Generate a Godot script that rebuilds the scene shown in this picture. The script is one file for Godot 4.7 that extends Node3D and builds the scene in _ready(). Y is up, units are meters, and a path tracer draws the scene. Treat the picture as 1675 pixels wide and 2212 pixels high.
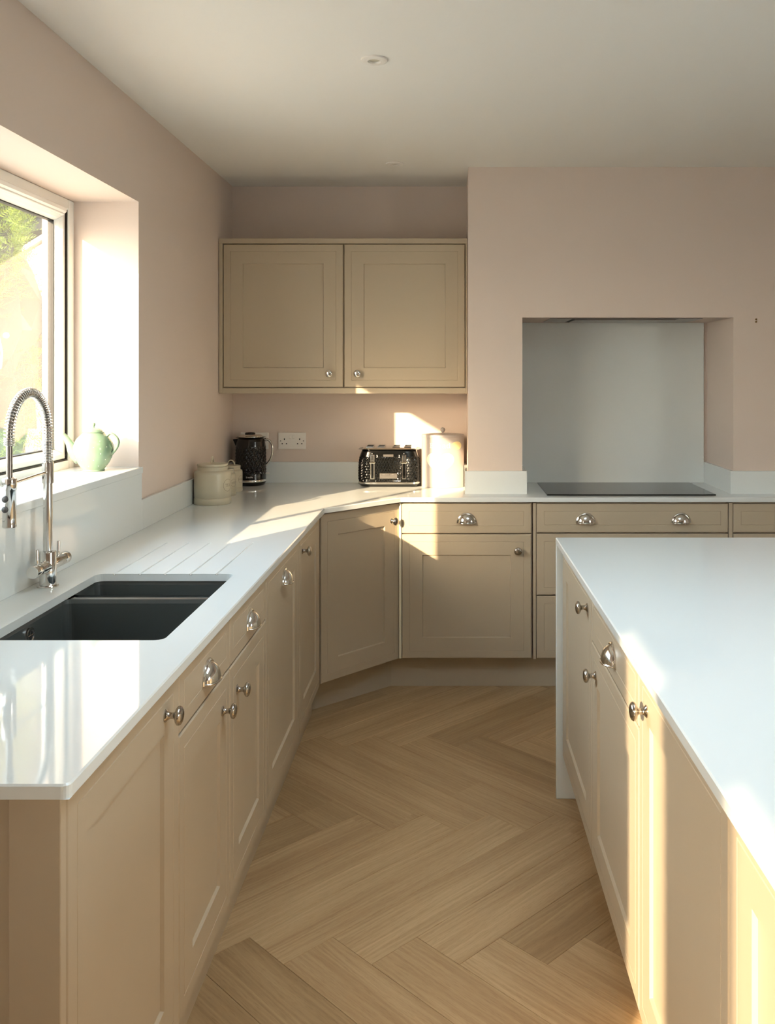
extends Node3D
# A sunlit fitted kitchen. Metres, y up; the camera stands at the origin and looks along -z.

const WORKTOP := 0.91
const UNDER := 0.889
const CEIL := 2.48
const WALL_X := -1.148
const BACK_Z := -4.789
const SUN_WAY := Vector3(1.0, -0.616, -1.678)

var M := {}
var used := {}

# ------------------------------------------------------------------ mesh builder
class MB:
	var v := PackedVector3Array()
	var n := PackedVector3Array()
	var t := PackedVector2Array()

	func tri(a: Vector3, b: Vector3, c: Vector3, na: Vector3, nb: Vector3, nc: Vector3, ua := Vector2.ZERO, ub := Vector2.ZERO, uc := Vector2.ZERO) -> void:
		var g := (b - a).cross(c - a)
		if g.length_squared() < 1e-18:
			return
		if g.dot(na + nb + nc) > 0.0:
			v.append_array([a, c, b])
			n.append_array([na, nc, nb])
			t.append_array([ua, uc, ub])
		else:
			v.append_array([a, b, c])
			n.append_array([na, nb, nc])
			t.append_array([ua, ub, uc])

	func flat(a: Vector3, b: Vector3, c: Vector3, out: Vector3) -> void:
		var g := (b - a).cross(c - a).normalized()
		if g.dot(out) < 0.0:
			g = -g
		tri(a, b, c, g, g, g)

	func quad(a: Vector3, b: Vector3, c: Vector3, d: Vector3, out: Vector3) -> void:
		flat(a, b, c, out)
		flat(a, c, d, out)

	func squad(a: Vector3, b: Vector3, c: Vector3, d: Vector3, na: Vector3, nb: Vector3, nc: Vector3, nd: Vector3) -> void:
		tri(a, b, c, na, nb, nc)
		tri(a, c, d, na, nc, nd)

	# a box with chamfered edges
	func box(lo: Vector3, hi: Vector3, ch := 0.0) -> void:
		var c := (lo + hi) * 0.5
		var h := (hi - lo) * 0.5
		if ch <= 0.0:
			for ax in 3:
				for s in [-1.0, 1.0]:
					var p := PackedVector3Array()
					for k in [[-1, -1], [1, -1], [1, 1], [-1, 1]]:
						var q := Vector3.ZERO
						q[ax] = s * h[ax]
						q[(ax + 1) % 3] = k[0] * h[(ax + 1) % 3]
						q[(ax + 2) % 3] = k[1] * h[(ax + 2) % 3]
						p.append(c + q)
					var nn := Vector3.ZERO
					nn[ax] = s
					quad(p[0], p[1], p[2], p[3], nn)
			return
		ch = minf(ch, minf(h.x, minf(h.y, h.z)) * 0.9)
		for ax in 3:
			var u := (ax + 1) % 3
			var w := (ax + 2) % 3
			for s in [-1.0, 1.0]:
				var p := PackedVector3Array()
				for k in [[-1, -1], [1, -1], [1, 1], [-1, 1]]:
					var q := Vector3.ZERO
					q[ax] = s * h[ax]
					q[u] = k[0] * (h[u] - ch)
					q[w] = k[1] * (h[w] - ch)
					p.append(c + q)
				var nn := Vector3.ZERO
				nn[ax] = s
				quad(p[0], p[1], p[2], p[3], nn)
			for su in [-1.0, 1.0]:
				for sw in [-1.0, 1.0]:
					var e := PackedVector3Array()
					for k in [[-1, 0], [1, 0], [1, 1], [-1, 1]]:
						var q := Vector3.ZERO
						q[ax] = k[0] * (h[ax] - ch)
						q[u] = su * (h[u] - (ch if k[1] == 0 else 0.0))
						q[w] = sw * (h[w] - (0.0 if k[1] == 0 else ch))
						e.append(c + q)
					var nn := Vector3.ZERO
					nn[u] = su
					nn[w] = sw
					quad(e[0], e[1], e[2], e[3], nn)
		for sx in [-1.0, 1.0]:
			for sy in [-1.0, 1.0]:
				for sz in [-1.0, 1.0]:
					var s := Vector3(sx, sy, sz)
					flat(c + s * Vector3(h.x, h.y - ch, h.z - ch), c + s * Vector3(h.x - ch, h.y, h.z - ch), c + s * Vector3(h.x - ch, h.y - ch, h.z), s)

	# profile of (radius, height) turned about the y axis, creases kept
	func lathe(prof: Array, segs := 32, xf := Transform3D.IDENTITY, squash := 1.0) -> void:
		var m := prof.size()
		var en: Array[Vector2] = []
		for i in m - 1:
			var d: Vector2 = prof[i + 1] - prof[i]
			en.append(Vector2(d.y, -d.x).normalized())
		for i in m - 1:
			var n0 := en[i]
			var n1 := en[i]
			if i > 0 and en[i - 1].dot(en[i]) > 0.75:
				n0 = (en[i - 1] + en[i]).normalized()
			if i < m - 2 and en[i + 1].dot(en[i]) > 0.75:
				n1 = (en[i + 1] + en[i]).normalized()
			for k in segs:
				var a0 := TAU * k / segs
				var a1 := TAU * (k + 1) / segs
				var q: Array[Vector3] = []
				var w: Array[Vector3] = []
				for z in [[prof[i], n0, a0], [prof[i], n0, a1], [prof[i + 1], n1, a1], [prof[i + 1], n1, a0]]:
					var ca := cos(z[2])
					var sa := sin(z[2])
					q.append(xf * Vector3(z[0].x * ca, z[0].y, z[0].x * sa * squash))
					w.append((xf.basis * Vector3(z[1].x * ca, z[1].y, z[1].x * sa / squash)).normalized())
				squad(q[0], q[1], q[2], q[3], w[0], w[1], w[2], w[3])

	# a tube along points; radii is one number or one per point
	func tube(p: Array, radii, segs := 12, caps := true, flatten := Vector2.ONE) -> void:
		var m := p.size()
		var tang: Array[Vector3] = []
		for i in m:
			var a: Vector3 = p[maxi(i - 1, 0)]
			var b: Vector3 = p[mini(i + 1, m - 1)]
			tang.append((b - a).normalized())
		var side := tang[0].cross(Vector3.UP)
		if side.length() < 0.1:
			side = tang[0].cross(Vector3.RIGHT)
		side = side.normalized()
		var rings: Array = []
		var norms: Array = []
		for i in m:
			side = (side - tang[i] * side.dot(tang[i])).normalized()
			var up := side.cross(tang[i])
			var r: float = radii if radii is float else radii[i]
			var ring: Array[Vector3] = []
			var nr: Array[Vector3] = []
			for k in segs:
				var a := TAU * k / segs
				ring.append(p[i] + side * (cos(a) * r * flatten.x) + up * (sin(a) * r * flatten.y))
				nr.append((side * (cos(a) / flatten.x) + up * (sin(a) / flatten.y)).normalized())
			rings.append(ring)
			norms.append(nr)
		for i in m - 1:
			for k in segs:
				var j := (k + 1) % segs
				squad(rings[i][k], rings[i][j], rings[i + 1][j], rings[i + 1][k], norms[i][k], norms[i][j], norms[i + 1][j], norms[i + 1][k])
		if caps:
			for k in segs:
				var j := (k + 1) % segs
				flat(p[0], rings[0][k], rings[0][j], -tang[0])
				flat(p[m - 1], rings[m - 1][k], rings[m - 1][j], tang[m - 1])

	# polygon in (x, z) lifted to height y
	func cap(poly: PackedVector2Array, y: float, up: float) -> void:
		var ix := Geometry2D.triangulate_polygon(poly)
		if ix.is_empty():
			push_warning("polygon not triangulated")
		for k in range(0, ix.size(), 3):
			var a := poly[ix[k]]
			var b := poly[ix[k + 1]]
			var c := poly[ix[k + 2]]
			flat(Vector3(a.x, y, a.y), Vector3(b.x, y, b.y), Vector3(c.x, y, c.y), Vector3(0, up, 0))

	func wall(a: Vector2, b: Vector2, y0: float, y1: float, out: Vector2) -> void:
		quad(Vector3(a.x, y0, a.y), Vector3(b.x, y0, b.y), Vector3(b.x, y1, b.y), Vector3(a.x, y1, a.y), Vector3(out.x, 0, out.y))

	# a slab over a simple polygon with a chamfered top edge
	func slab(poly: PackedVector2Array, y0: float, y1: float, ch := 0.002) -> void:
		var ins := MB.inset(poly, ch)
		cap(ins, y1, 1.0)
		cap(poly, y0, -1.0)
		var s := 1.0 if MB.area(poly) > 0.0 else -1.0
		for i in poly.size():
			var j := (i + 1) % poly.size()
			var d := poly[j] - poly[i]
			var out := Vector2(d.y, -d.x) * s
			wall(poly[i], poly[j], y0, y1 - ch, out)
			quad(Vector3(poly[i].x, y1 - ch, poly[i].y), Vector3(poly[j].x, y1 - ch, poly[j].y), Vector3(ins[j].x, y1, ins[j].y), Vector3(ins[i].x, y1, ins[i].y), Vector3(out.x, out.length(), out.y))

	static func area(p: PackedVector2Array) -> float:
		var s := 0.0
		for i in p.size():
			s += p[i].cross(p[(i + 1) % p.size()])
		return s * 0.5

	static func inset(p: PackedVector2Array, d: float) -> PackedVector2Array:
		var s := 1.0 if MB.area(p) > 0.0 else -1.0
		var r := PackedVector2Array()
		for i in p.size():
			var e0 := (p[i] - p[i - 1]).normalized()
			var e1 := (p[(i + 1) % p.size()] - p[i]).normalized()
			var n0 := Vector2(-e0.y, e0.x) * s
			var n1 := Vector2(-e1.y, e1.x) * s
			var b := (n0 + n1).normalized()
			r.append(p[i] + b * (d / maxf(0.3, b.dot(n1))))
		return r

	# concentric rectangles (inset, z) in the xy plane: a moulded front facing +z
	func mould(x0: float, x1: float, y0: float, y1: float, rings: Array) -> void:
		var L: Array = []
		for q in rings:
			var i: float = q[0]
			L.append([Vector3(x0 + i, y0 + i, q[1]), Vector3(x1 - i, y0 + i, q[1]), Vector3(x1 - i, y1 - i, q[1]), Vector3(x0 + i, y1 - i, q[1])])
		var outs := [Vector3(0, -1, 0), Vector3(1, 0, 0), Vector3(0, 1, 0), Vector3(-1, 0, 0)]
		for k in L.size() - 1:
			for e in 4:
				var f := (e + 1) % 4
				var g: Vector3 = (L[k][f] - L[k][e]).cross(L[k + 1][e] - L[k][e])
				var o: Vector3 = outs[e] * 0.001 + Vector3(0, 0, 1) if absf(g.z) > 1e-12 else outs[e]
				quad(L[k][e], L[k][f], L[k + 1][f], L[k + 1][e], o)
		var z: Array = L[L.size() - 1]
		quad(z[0], z[1], z[2], z[3], Vector3(0, 0, 1))
		var b: Array = L[0]
		quad(b[0], b[1], b[2], b[3], Vector3(0, 0, -1))

	func mesh() -> ArrayMesh:
		var a := []
		a.resize(Mesh.ARRAY_MAX)
		a[Mesh.ARRAY_VERTEX] = v
		a[Mesh.ARRAY_NORMAL] = n
		a[Mesh.ARRAY_TEX_UV] = t
		var m := ArrayMesh.new()
		m.add_surface_from_arrays(Mesh.PRIMITIVE_TRIANGLES, a)
		return m

# ------------------------------------------------------------------ scene helpers
func numbered(called: String) -> String:
	var k: int = used.get(called, 0)
	used[called] = k + 1
	return called if k == 0 else "%s_%03d" % [called, k]

# moves a thing's own origin to its base without moving its parts
func rebase(t: Node3D, base: Vector3) -> void:
	var d := base - t.position
	t.position = base
	for c in t.get_children():
		c.position -= d

func part(called: String, mb, mat: Material, parent: Node3D, label := "") -> MeshInstance3D:
	var o := MeshInstance3D.new()
	o.name = called
	o.mesh = mb.mesh() if mb is MB else mb
	o.material_override = mat
	if label != "":
		o.set_meta("label", label)
	parent.add_child(o, true)
	return o

func tag(o: Node, label: String, category: String, group := "") -> Node:
	o.set_meta("label", label)
	o.set_meta("category", category)
	if group != "":
		o.set_meta("group", group)
	return o

func thing(called: String, label: String, category: String, at := Vector3.ZERO, turn := 0.0, group := "") -> Node3D:
	var o := Node3D.new()
	o.name = numbered(called)
	add_child(o)
	o.position = at
	o.rotation.y = turn
	tag(o, label, category, group)
	return o

func solid(called: String, mb, mat: Material, label: String, category: String, group := "") -> MeshInstance3D:
	var o := part(numbered(called), mb, mat, self)
	tag(o, label, category, group)
	return o

func struct(called: String, mb, mat: Material, label := "") -> MeshInstance3D:
	var o := part(called, mb, mat, self)
	o.set_meta("kind", "structure")
	if label != "":
		o.set_meta("label", label)
	return o

func boxed(lo: Vector3, hi: Vector3, ch := 0.0) -> MB:
	var b := MB.new()
	b.box(lo, hi, ch)
	return b

func mat(c: Color, rough: float, metal := 0.0, spec := 0.5) -> StandardMaterial3D:
	var m := StandardMaterial3D.new()
	m.albedo_color = c
	m.roughness = rough
	m.metallic = metal
	m.metallic_specular = spec
	return m

func noise(seed_: int, freq: float, octaves := 3) -> FastNoiseLite:
	var f := FastNoiseLite.new()
	f.seed = seed_
	f.noise_type = FastNoiseLite.TYPE_SIMPLEX_SMOOTH
	f.frequency = freq
	f.fractal_octaves = octaves
	return f

func bump(m: StandardMaterial3D, seed_: int, freq: float, cm: float, scale: float) -> void:
	var nt := NoiseTexture2D.new()
	nt.width = 256
	nt.height = 256
	nt.seamless = true
	nt.noise = noise(seed_, freq)
	m.heightmap_enabled = true
	m.heightmap_texture = nt
	m.heightmap_scale = cm
	m.uv1_triplanar = true
	m.uv1_world_triplanar = true
	m.uv1_scale = Vector3.ONE * scale

# oak: long grain, fine pores, a broad drift of tone
func oak_texture(seed_: int) -> ImageTexture:
	var w := 768
	var h := 144
	var a := noise(seed_, 1.0, 3)
	var b := noise(seed_ + 7, 1.0, 2)
	var c := noise(seed_ + 13, 1.0, 2)
	var data := PackedByteArray()
	data.resize(w * h * 3)
	var dark := Color(0.61, 0.48, 0.33)
	var light := Color(0.87, 0.755, 0.585)
	for y in h:
		var fy := float(y) / h
		for x in w:
			var fx := float(x) / w
			var warp := b.get_noise_2d(fx * 1.5, fy * 1.6) * 0.5
			var grain := a.get_noise_2d(fx * 1.7, fy * 15.0 + warp * 3.0)
			var band := sin((fy * 7.0 + warp * 3.0 + fx * 0.3) * TAU) * 0.5
			var pore := c.get_noise_2d(fx * 22.0, fy * 130.0)
			var q := 0.56 + grain * 0.21 + band * 0.05 + warp * 0.36
			q -= clampf(pore - 0.2, 0.0, 0.5) * 0.5
			var col := dark.lerp(light, clampf(q, 0.0, 1.0))
			var i := (y * w + x) * 3
			data[i] = int(col.r * 255.0)
			data[i + 1] = int(col.g * 255.0)
			data[i + 2] = int(col.b * 255.0)
	return ImageTexture.create_from_image(Image.create_from_data(w, h, false, Image.FORMAT_RGB8, data))

func materials() -> void:
	M.wall = mat(Color(0.865, 0.80, 0.75), 0.85)
	bump(M.wall, 3, 0.06, 0.012, 3.0)
	M.ceiling = mat(Color(0.93, 0.915, 0.885), 0.9)
	bump(M.ceiling, 4, 0.05, 0.01, 3.0)
	M.paint = mat(Color(0.735, 0.675, 0.58), 0.42)
	bump(M.paint, 5, 0.09, 0.004, 6.0)
	M.carcass = mat(Color(0.71, 0.65, 0.56), 0.5)
	M.quartz = mat(Color(0.89, 0.905, 0.895), 0.05)
	M.sink = mat(Color(0.29, 0.305, 0.298), 0.35)
	M.sink_rim = mat(Color(0.33, 0.33, 0.32), 0.16)
	bump(M.sink, 8, 0.35, 0.012, 18.0)
	M.chrome = mat(Color(0.86, 0.85, 0.83), 0.07, 1.0)
	M.steel = mat(Color(0.62, 0.6, 0.58), 0.28, 1.0)
	M.pewter = mat(Color(0.73, 0.71, 0.68), 0.1, 1.0)
	M.rubber = mat(Color(0.33, 0.32, 0.31), 0.5)
	M.black = mat(Color(0.022, 0.024, 0.022), 0.14)
	M.dark = mat(Color(0.02, 0.02, 0.02), 0.6)
	M.hob = mat(Color(0.05, 0.055, 0.05), 0.07)
	M.plastic = mat(Color(0.93, 0.91, 0.88), 0.35)
	M.upvc = mat(Color(0.95, 0.95, 0.93), 0.28)
	M.gasket = mat(Color(0.09, 0.07, 0.055), 0.6)
	M.glass = mat(Color(0.96, 0.98, 0.97, 0.05), 0.0)
	M.glass.transparency = BaseMaterial3D.TRANSPARENCY_ALPHA
	M.stoneware = mat(Color(0.77, 0.74, 0.65), 0.28)
	M.stoneline = mat(Color(0.42, 0.37, 0.28), 0.5)
	M.celadon = mat(Color(0.47, 0.57, 0.475), 0.12)
	M.dots = mat(Color(0.96, 0.96, 0.93), 0.2)
	M.tin = mat(Color(0.66, 0.63, 0.615), 0.3)
	M.cream = mat(Color(0.95, 0.92, 0.82), 0.45)
	M.sticker = mat(Color(0.86, 0.81, 0.6), 0.4)
	M.ink = mat(Color(0.9, 0.88, 0.85), 0.4)
	M.brass = mat(Color(0.55, 0.42, 0.2), 0.4, 0.8)
	M.subfloor = mat(Color(0.25, 0.2, 0.15), 0.9)
	M.paving = mat(Color(0.66, 0.63, 0.58), 0.9)
	M.render = mat(Color(0.93, 0.9, 0.83), 0.9)
	M.fence = mat(Color(0.62, 0.5, 0.36), 0.85)
	M.slate = mat(Color(0.34, 0.32, 0.31), 0.8)
	M.leaf = mat(Color(0.36, 0.42, 0.08), 0.6)
	M.leaf.backlight_enabled = true
	M.leaf.backlight = Color(0.14, 0.17, 0.02)
	M.leaf_dark = mat(Color(0.13, 0.115, 0.07), 0.7)
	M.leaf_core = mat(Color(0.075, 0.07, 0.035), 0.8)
	M.bark = mat(Color(0.3, 0.22, 0.15), 0.9)
	for k in 3:
		var tx := oak_texture(40 + k * 11)
		for j in 3:
			var f: float = [0.90, 0.965, 1.0][j]
			var m := mat(Color(minf(f, 1.0), minf(f, 1.0) * [0.985, 0.99, 1.0][j], minf(f, 1.0) * [0.96, 0.98, 1.0][j]), 0.42)
			m.albedo_texture = tx
			M["oak%d" % (k * 3 + j)] = m

# ------------------------------------------------------------------ structure
func room() -> void:
	# left wall, holed by the window over the sink and by a glazed patio door behind the camera
	var lw := MB.new()
	var x0 := -1.505
	for r in [[-4.789, -3.339, 0.0, CEIL], [-3.339, -1.80, 0.0, 1.119], [-3.339, -1.80, 2.122, CEIL], [-1.80, 0.58, 0.0, CEIL], [0.58, 2.2, 2.13, CEIL], [2.2, 4.0, 0.0, CEIL]]:
		lw.box(Vector3(x0, r[2], r[0]), Vector3(WALL_X, r[3], r[1]))
	struct("wall_left", lw, M.wall)
	struct("wall_back", boxed(Vector3(-1.53, 0, -5.1), Vector3(3.9, CEIL, BACK_Z)), M.wall)
	# right wall with a window
	var rw := MB.new()
	for r in [[-5.1, -0.9, 0.0, CEIL], [-0.9, 0.6, 0.0, 0.85], [-0.9, 0.6, 2.2, CEIL], [0.6, 4.0, 0.0, CEIL]]:
		rw.box(Vector3(3.6, r[2], r[0]), Vector3(3.9, r[3], r[1]))
	struct("wall_right", rw, M.wall)
	struct("wall_front", boxed(Vector3(-1.53, 0, 4.0), Vector3(3.9, CEIL, 4.3)), M.wall)
	# ceiling with the well of a roof light behind the camera
	var sx0 := 0.1
	var sx1 := 1.0
	var sz0 := -2.25
	var sz1 := -0.85
	var c := MB.new()
	c.box(Vector3(-1.53, CEIL, -5.1), Vector3(3.9, CEIL + 0.12, sz0))
	c.box(Vector3(-1.53, CEIL, sz1), Vector3(3.9, CEIL + 0.12, 4.3))
	c.box(Vector3(-1.53, CEIL, sz0), Vector3(sx0, CEIL + 0.12, sz1))
	c.box(Vector3(sx1, CEIL, sz0), Vector3(3.9, CEIL + 0.12, sz1))
	for w in [[sx0 - 0.1, sx0, sz0 - 0.1, sz1 + 0.1], [sx1, sx1 + 0.1, sz0 - 0.1, sz1 + 0.1], [sx0, sx1, sz0 - 0.1, sz0], [sx0, sx1, sz1, sz1 + 0.1]]:
		c.box(Vector3(w[0], CEIL + 0.12, w[2]), Vector3(w[1], CEIL + 0.53, w[3]))
	struct("ceiling", c, M.ceiling)
	# chimney breast standing on the worktop, with its cooking alcove
	var br := MB.new()
	br.box(Vector3(0.0935, WORKTOP, BACK_Z), Vector3(0.354, CEIL, -4.343))
	br.box(Vector3(1.3697, WORKTOP, BACK_Z), Vector3(3.6, CEIL, -4.343))
	br.box(Vector3(0.354, 1.757, BACK_Z), Vector3(1.3697, CEIL, -4.343))
	struct("wall_breast", br, M.wall, "pink plastered chimney breast with a cooking alcove")
	floor_planks()
	window_over_sink()
	other_openings()

func floor_planks() -> void:
	var fl := struct("floor", boxed(Vector3(-1.53, -0.2, -5.1), Vector3(3.9, -0.009, 4.3)), M.subfloor, "pale oak herringbone floor")
	var rng := RandomNumberGenerator.new()
	rng.seed = 5
	var w := 0.1565
	var L := w * 6.0
	var da := Vector2(1, -1) / sqrt(2.0)
	var db := Vector2(1, 1) / sqrt(2.0)
	var o := Vector2(-0.527, -2.381)
	var room_poly := PackedVector2Array([Vector2(-1.148, -4.789), Vector2(3.6, -4.789), Vector2(3.6, 4.0), Vector2(-1.148, 4.0)])
	for row in range(-2, 5):
		for i in range(-22, 34):
			for kind in 2:
				var p0: float = i * w + row * L
				var q0: float = i * w - row * L
				var pl := 0.0
				var ql := 0.0
				if kind == 0:
					pl = L
					ql = w
				else:
					p0 = i * w + L + row * L
					q0 = (i + 1) * w - L - row * L
					pl = w
					ql = L
				var g := 0.0004
				var poly := PackedVector2Array()
				for k in [[g, g], [pl - g, g], [pl - g, ql - g], [g, ql - g]]:
					poly.append(o + da * (p0 + k[0]) + db * (q0 + k[1]))
				for piece in Geometry2D.intersect_polygons(poly, room_poly):
					if absf(MB.area(piece)) < 0.004:
						continue
					# nothing is laid where a piece would lie wholly under the base units or the island
					var lo: Vector2 = piece[0]
					var hi: Vector2 = piece[0]
					for p in piece:
						lo = lo.min(p)
						hi = hi.max(p)
					if hi.x < -0.62 and hi.y < -1.4 or hi.y < -4.33 or lo.x > 0.48 and hi.x < 1.32 and hi.y < -0.45 and lo.y > -3.1:
						continue
					if lo.y > 2.2 or lo.x > 2.6:
						continue
					var mb := MB.new()
					mb.slab(piece, -0.009, 0.0, 0.0006)
					var off := Vector2(rng.randf() * 0.6, rng.randf())
					for k in mb.v.size():
						var d := Vector2(mb.v[k].x, mb.v[k].z) - o
						var p := d.dot(da) - p0
						var q := d.dot(db) - q0
						mb.t[k] = (Vector2(p / 1.3, q / w * 0.93) if kind == 0 else Vector2(q / 1.3, p / w * 0.93)) + off
					part("plank", mb, M["oak%d" % rng.randi_range(0, 8)], fl)

func window_over_sink() -> void:
	var w := Node3D.new()
	w.name = "window_1"
	add_child(w)
	w.set_meta("kind", "structure")
	w.set_meta("label", "white window over the sink with a casement and a trickle vent")
	var z0 := -3.339
	var z1 := -1.80
	var y0 := 1.119
	var y1 := 2.122
	var xf := -1.386
	var xb := -1.456
	# outer frame with a mullion
	var f := MB.new()
	for r in [[z0, z0 + 0.046, y0, y1], [z1 - 0.046, z1, y0, y1], [z0 + 0.046, z1 - 0.046, 2.083, y1], [z0 + 0.046, z1 - 0.046, y0, 1.170]]:
		f.box(Vector3(xb, r[2], r[0]), Vector3(xf, r[3], r[1]), 0.004)
	part("frame", f, M.upvc, w)
	var lights := [[z0 + 0.046, z1 - 0.046]]
	var rebate := MB.new()
	for r in lights:
		rebate.box(Vector3(xb + 0.004, 1.16, r[0] - 0.006), Vector3(xf - 0.006, 2.09, r[0] + 0.0055))
		rebate.box(Vector3(xb + 0.004, 1.16, r[1] - 0.0055), Vector3(xf - 0.006, 2.09, r[1] + 0.006))
		rebate.box(Vector3(xb + 0.004, 2.0775, r[0]), Vector3(xf - 0.006, 2.09, r[1]))
		rebate.box(Vector3(xb + 0.004, 1.165, r[0]), Vector3(xf - 0.006, 1.1755, r[1]))
	part("gasket", rebate, M.gasket, w, "dark seal round the casements")
	for r in lights:
		# casement: its moulded face falls back towards the glass
		var a: float = r[0] + 0.006
		var b: float = r[1] - 0.006
		var ya := 1.176
		var yb := 2.077
		var prof := [[0.0, -1.445], [0.0, -1.401], [0.003, -1.398], [0.019, -1.398], [0.028, -1.408], [0.038, -1.424], [0.038, -1.445]]
		var s := MB.new()
		for k in prof.size() - 1:
			var i0: float = prof[k][0]
			var i1: float = prof[k + 1][0]
			var X0: float = prof[k][1]
			var X1: float = prof[k + 1][1]
			var p := [[a, ya, 1, 1], [b, ya, -1, 1], [b, yb, -1, -1], [a, yb, 1, -1]]
			for e in 4:
				var q: Array = p[e]
				var t: Array = p[(e + 1) % 4]
				var inward: Vector3 = [Vector3(0, 1, 0), Vector3(0, 0, -1), Vector3(0, -1, 0), Vector3(0, 0, 1)][e]
				s.quad(Vector3(X0, q[1] + q[3] * i0, q[0] + q[2] * i0), Vector3(X0, t[1] + t[3] * i0, t[0] + t[2] * i0), Vector3(X1, t[1] + t[3] * i1, t[0] + t[2] * i1), Vector3(X1, q[1] + q[3] * i1, q[0] + q[2] * i1), Vector3(i1 - i0, 0, 0) + inward * (X0 - X1))
		var sash := part("sash", s, M.upvc, w)
		var bd := MB.new()
		for q in [[a + 0.037, a + 0.041, ya + 0.037, yb - 0.037], [b - 0.041, b - 0.037, ya + 0.037, yb - 0.037], [a + 0.037, b - 0.037, yb - 0.041, yb - 0.037], [a + 0.037, b - 0.037, ya + 0.037, ya + 0.041]]:
			bd.box(Vector3(-1.444, q[2], q[0]), Vector3(-1.423, q[3], q[1]))
		part("glazing_bead", bd, M.gasket, sash)
		part("glazing_bar", boxed(Vector3(-1.445, ya + 0.036, -2.352), Vector3(-1.419, yb - 0.036, -2.318), 0.004), M.upvc, sash)
		part("pane", boxed(Vector3(-1.436, ya + 0.03, a + 0.03), Vector3(-1.432, yb - 0.03, b - 0.03)), M.glass, sash)
	# trickle vent along the head of the far casement
	var tv := MB.new()
	tv.box(Vector3(-1.394, 2.064, -3.258), Vector3(-1.377, 2.088, -2.45), 0.006)
	tv.box(Vector3(-1.394, 2.056, -3.25), Vector3(-1.385, 2.066, -2.458), 0.003)
	part("trickle_vent", tv, M.upvc, w)

func other_openings() -> void:
	# patio door behind the camera, in the left wall
	var d := Node3D.new()
	d.name = "door_1"
	add_child(d)
	d.set_meta("kind", "structure")
	var f := MB.new()
	var xa := -1.29
	var xb := -1.22
	for r in [[0.58, 0.665, 0.0, 2.13], [1.145, 1.46, 0.0, 2.13], [2.1, 2.2, 0.0, 2.13], [0.665, 1.145, 1.945, 2.13], [1.46, 2.1, 1.945, 2.13], [0.665, 1.145, 0.0, 0.09], [1.46, 2.1, 0.0, 0.09]]:
		f.box(Vector3(xa, r[2], r[0]), Vector3(xb, r[3], r[1]), 0.004)
	part("frame", f, M.upvc, d)
	for r in [[0.66, 1.15], [1.455, 2.105]]:
		part("pane", boxed(Vector3(-1.257, 0.085, r[0]), Vector3(-1.253, 1.95, r[1])), M.glass, d)
	# window in the right wall
	var w := Node3D.new()
	w.name = "window_3"
	add_child(w)
	w.set_meta("kind", "structure")
	var g := MB.new()
	for r in [[-0.9, -0.83, 0.85, 2.2], [0.53, 0.6, 0.85, 2.2], [-0.83, 0.53, 0.85, 0.92], [-0.83, 0.53, 2.13, 2.2]]:
		g.box(Vector3(3.72, r[2], r[0]), Vector3(3.79, r[3], r[1]), 0.004)
	part("frame", g, M.upvc, w)
	part("pane", boxed(Vector3(3.753, 0.915, -0.835), Vector3(3.757, 2.135, 0.535)), M.glass, w)
	# roof light
	var s := Node3D.new()
	s.name = "window_2"
	add_child(s)
	s.set_meta("kind", "structure")
	var k := MB.new()
	for r in [[0.0, 0.12, -2.35, -0.75], [0.98, 1.1, -2.35, -0.75], [0.12, 0.98, -2.35, -2.23], [0.12, 0.98, -0.87, -0.75]]:
		k.box(Vector3(r[0], 3.01, r[2]), Vector3(r[1], 3.07, r[3]))
	part("frame", k, M.upvc, s)
	part("pane", boxed(Vector3(0.11, 3.036, -2.24), Vector3(0.99, 3.042, -0.86)), M.glass, s)

# ------------------------------------------------------------------ joinery
const DOOR_RINGS := [[0.0, -0.02], [0.0, -0.003], [0.003, 0.0], [0.034, 0.0], [0.0355, -0.0014], [0.037, 0.0], [0.096, 0.0], [0.0995, -0.007]]
const DRAWER_RINGS := [[0.0, -0.02], [0.0, -0.003], [0.003, 0.0], [0.034, 0.0], [0.0355, -0.0014], [0.037, 0.0]]

func knob_mesh() -> MB:
	var k := MB.new()
	var xf := Transform3D(Basis(Vector3(1, 0, 0), PI / 2), Vector3.ZERO)
	k.lathe([Vector2(0.0, 0.0), Vector2(0.0125, 0.0), Vector2(0.0125, 0.002), Vector2(0.0105, 0.0035), Vector2(0.0075, 0.006), Vector2(0.006, 0.011), Vector2(0.0062, 0.016), Vector2(0.009, 0.0195), Vector2(0.0145, 0.0215), Vector2(0.0182, 0.0245), Vector2(0.0188, 0.0275), Vector2(0.017, 0.031), Vector2(0.0125, 0.0335), Vector2(0.0065, 0.0348), Vector2(0.0, 0.0352)], 28, xf)
	return k

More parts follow.
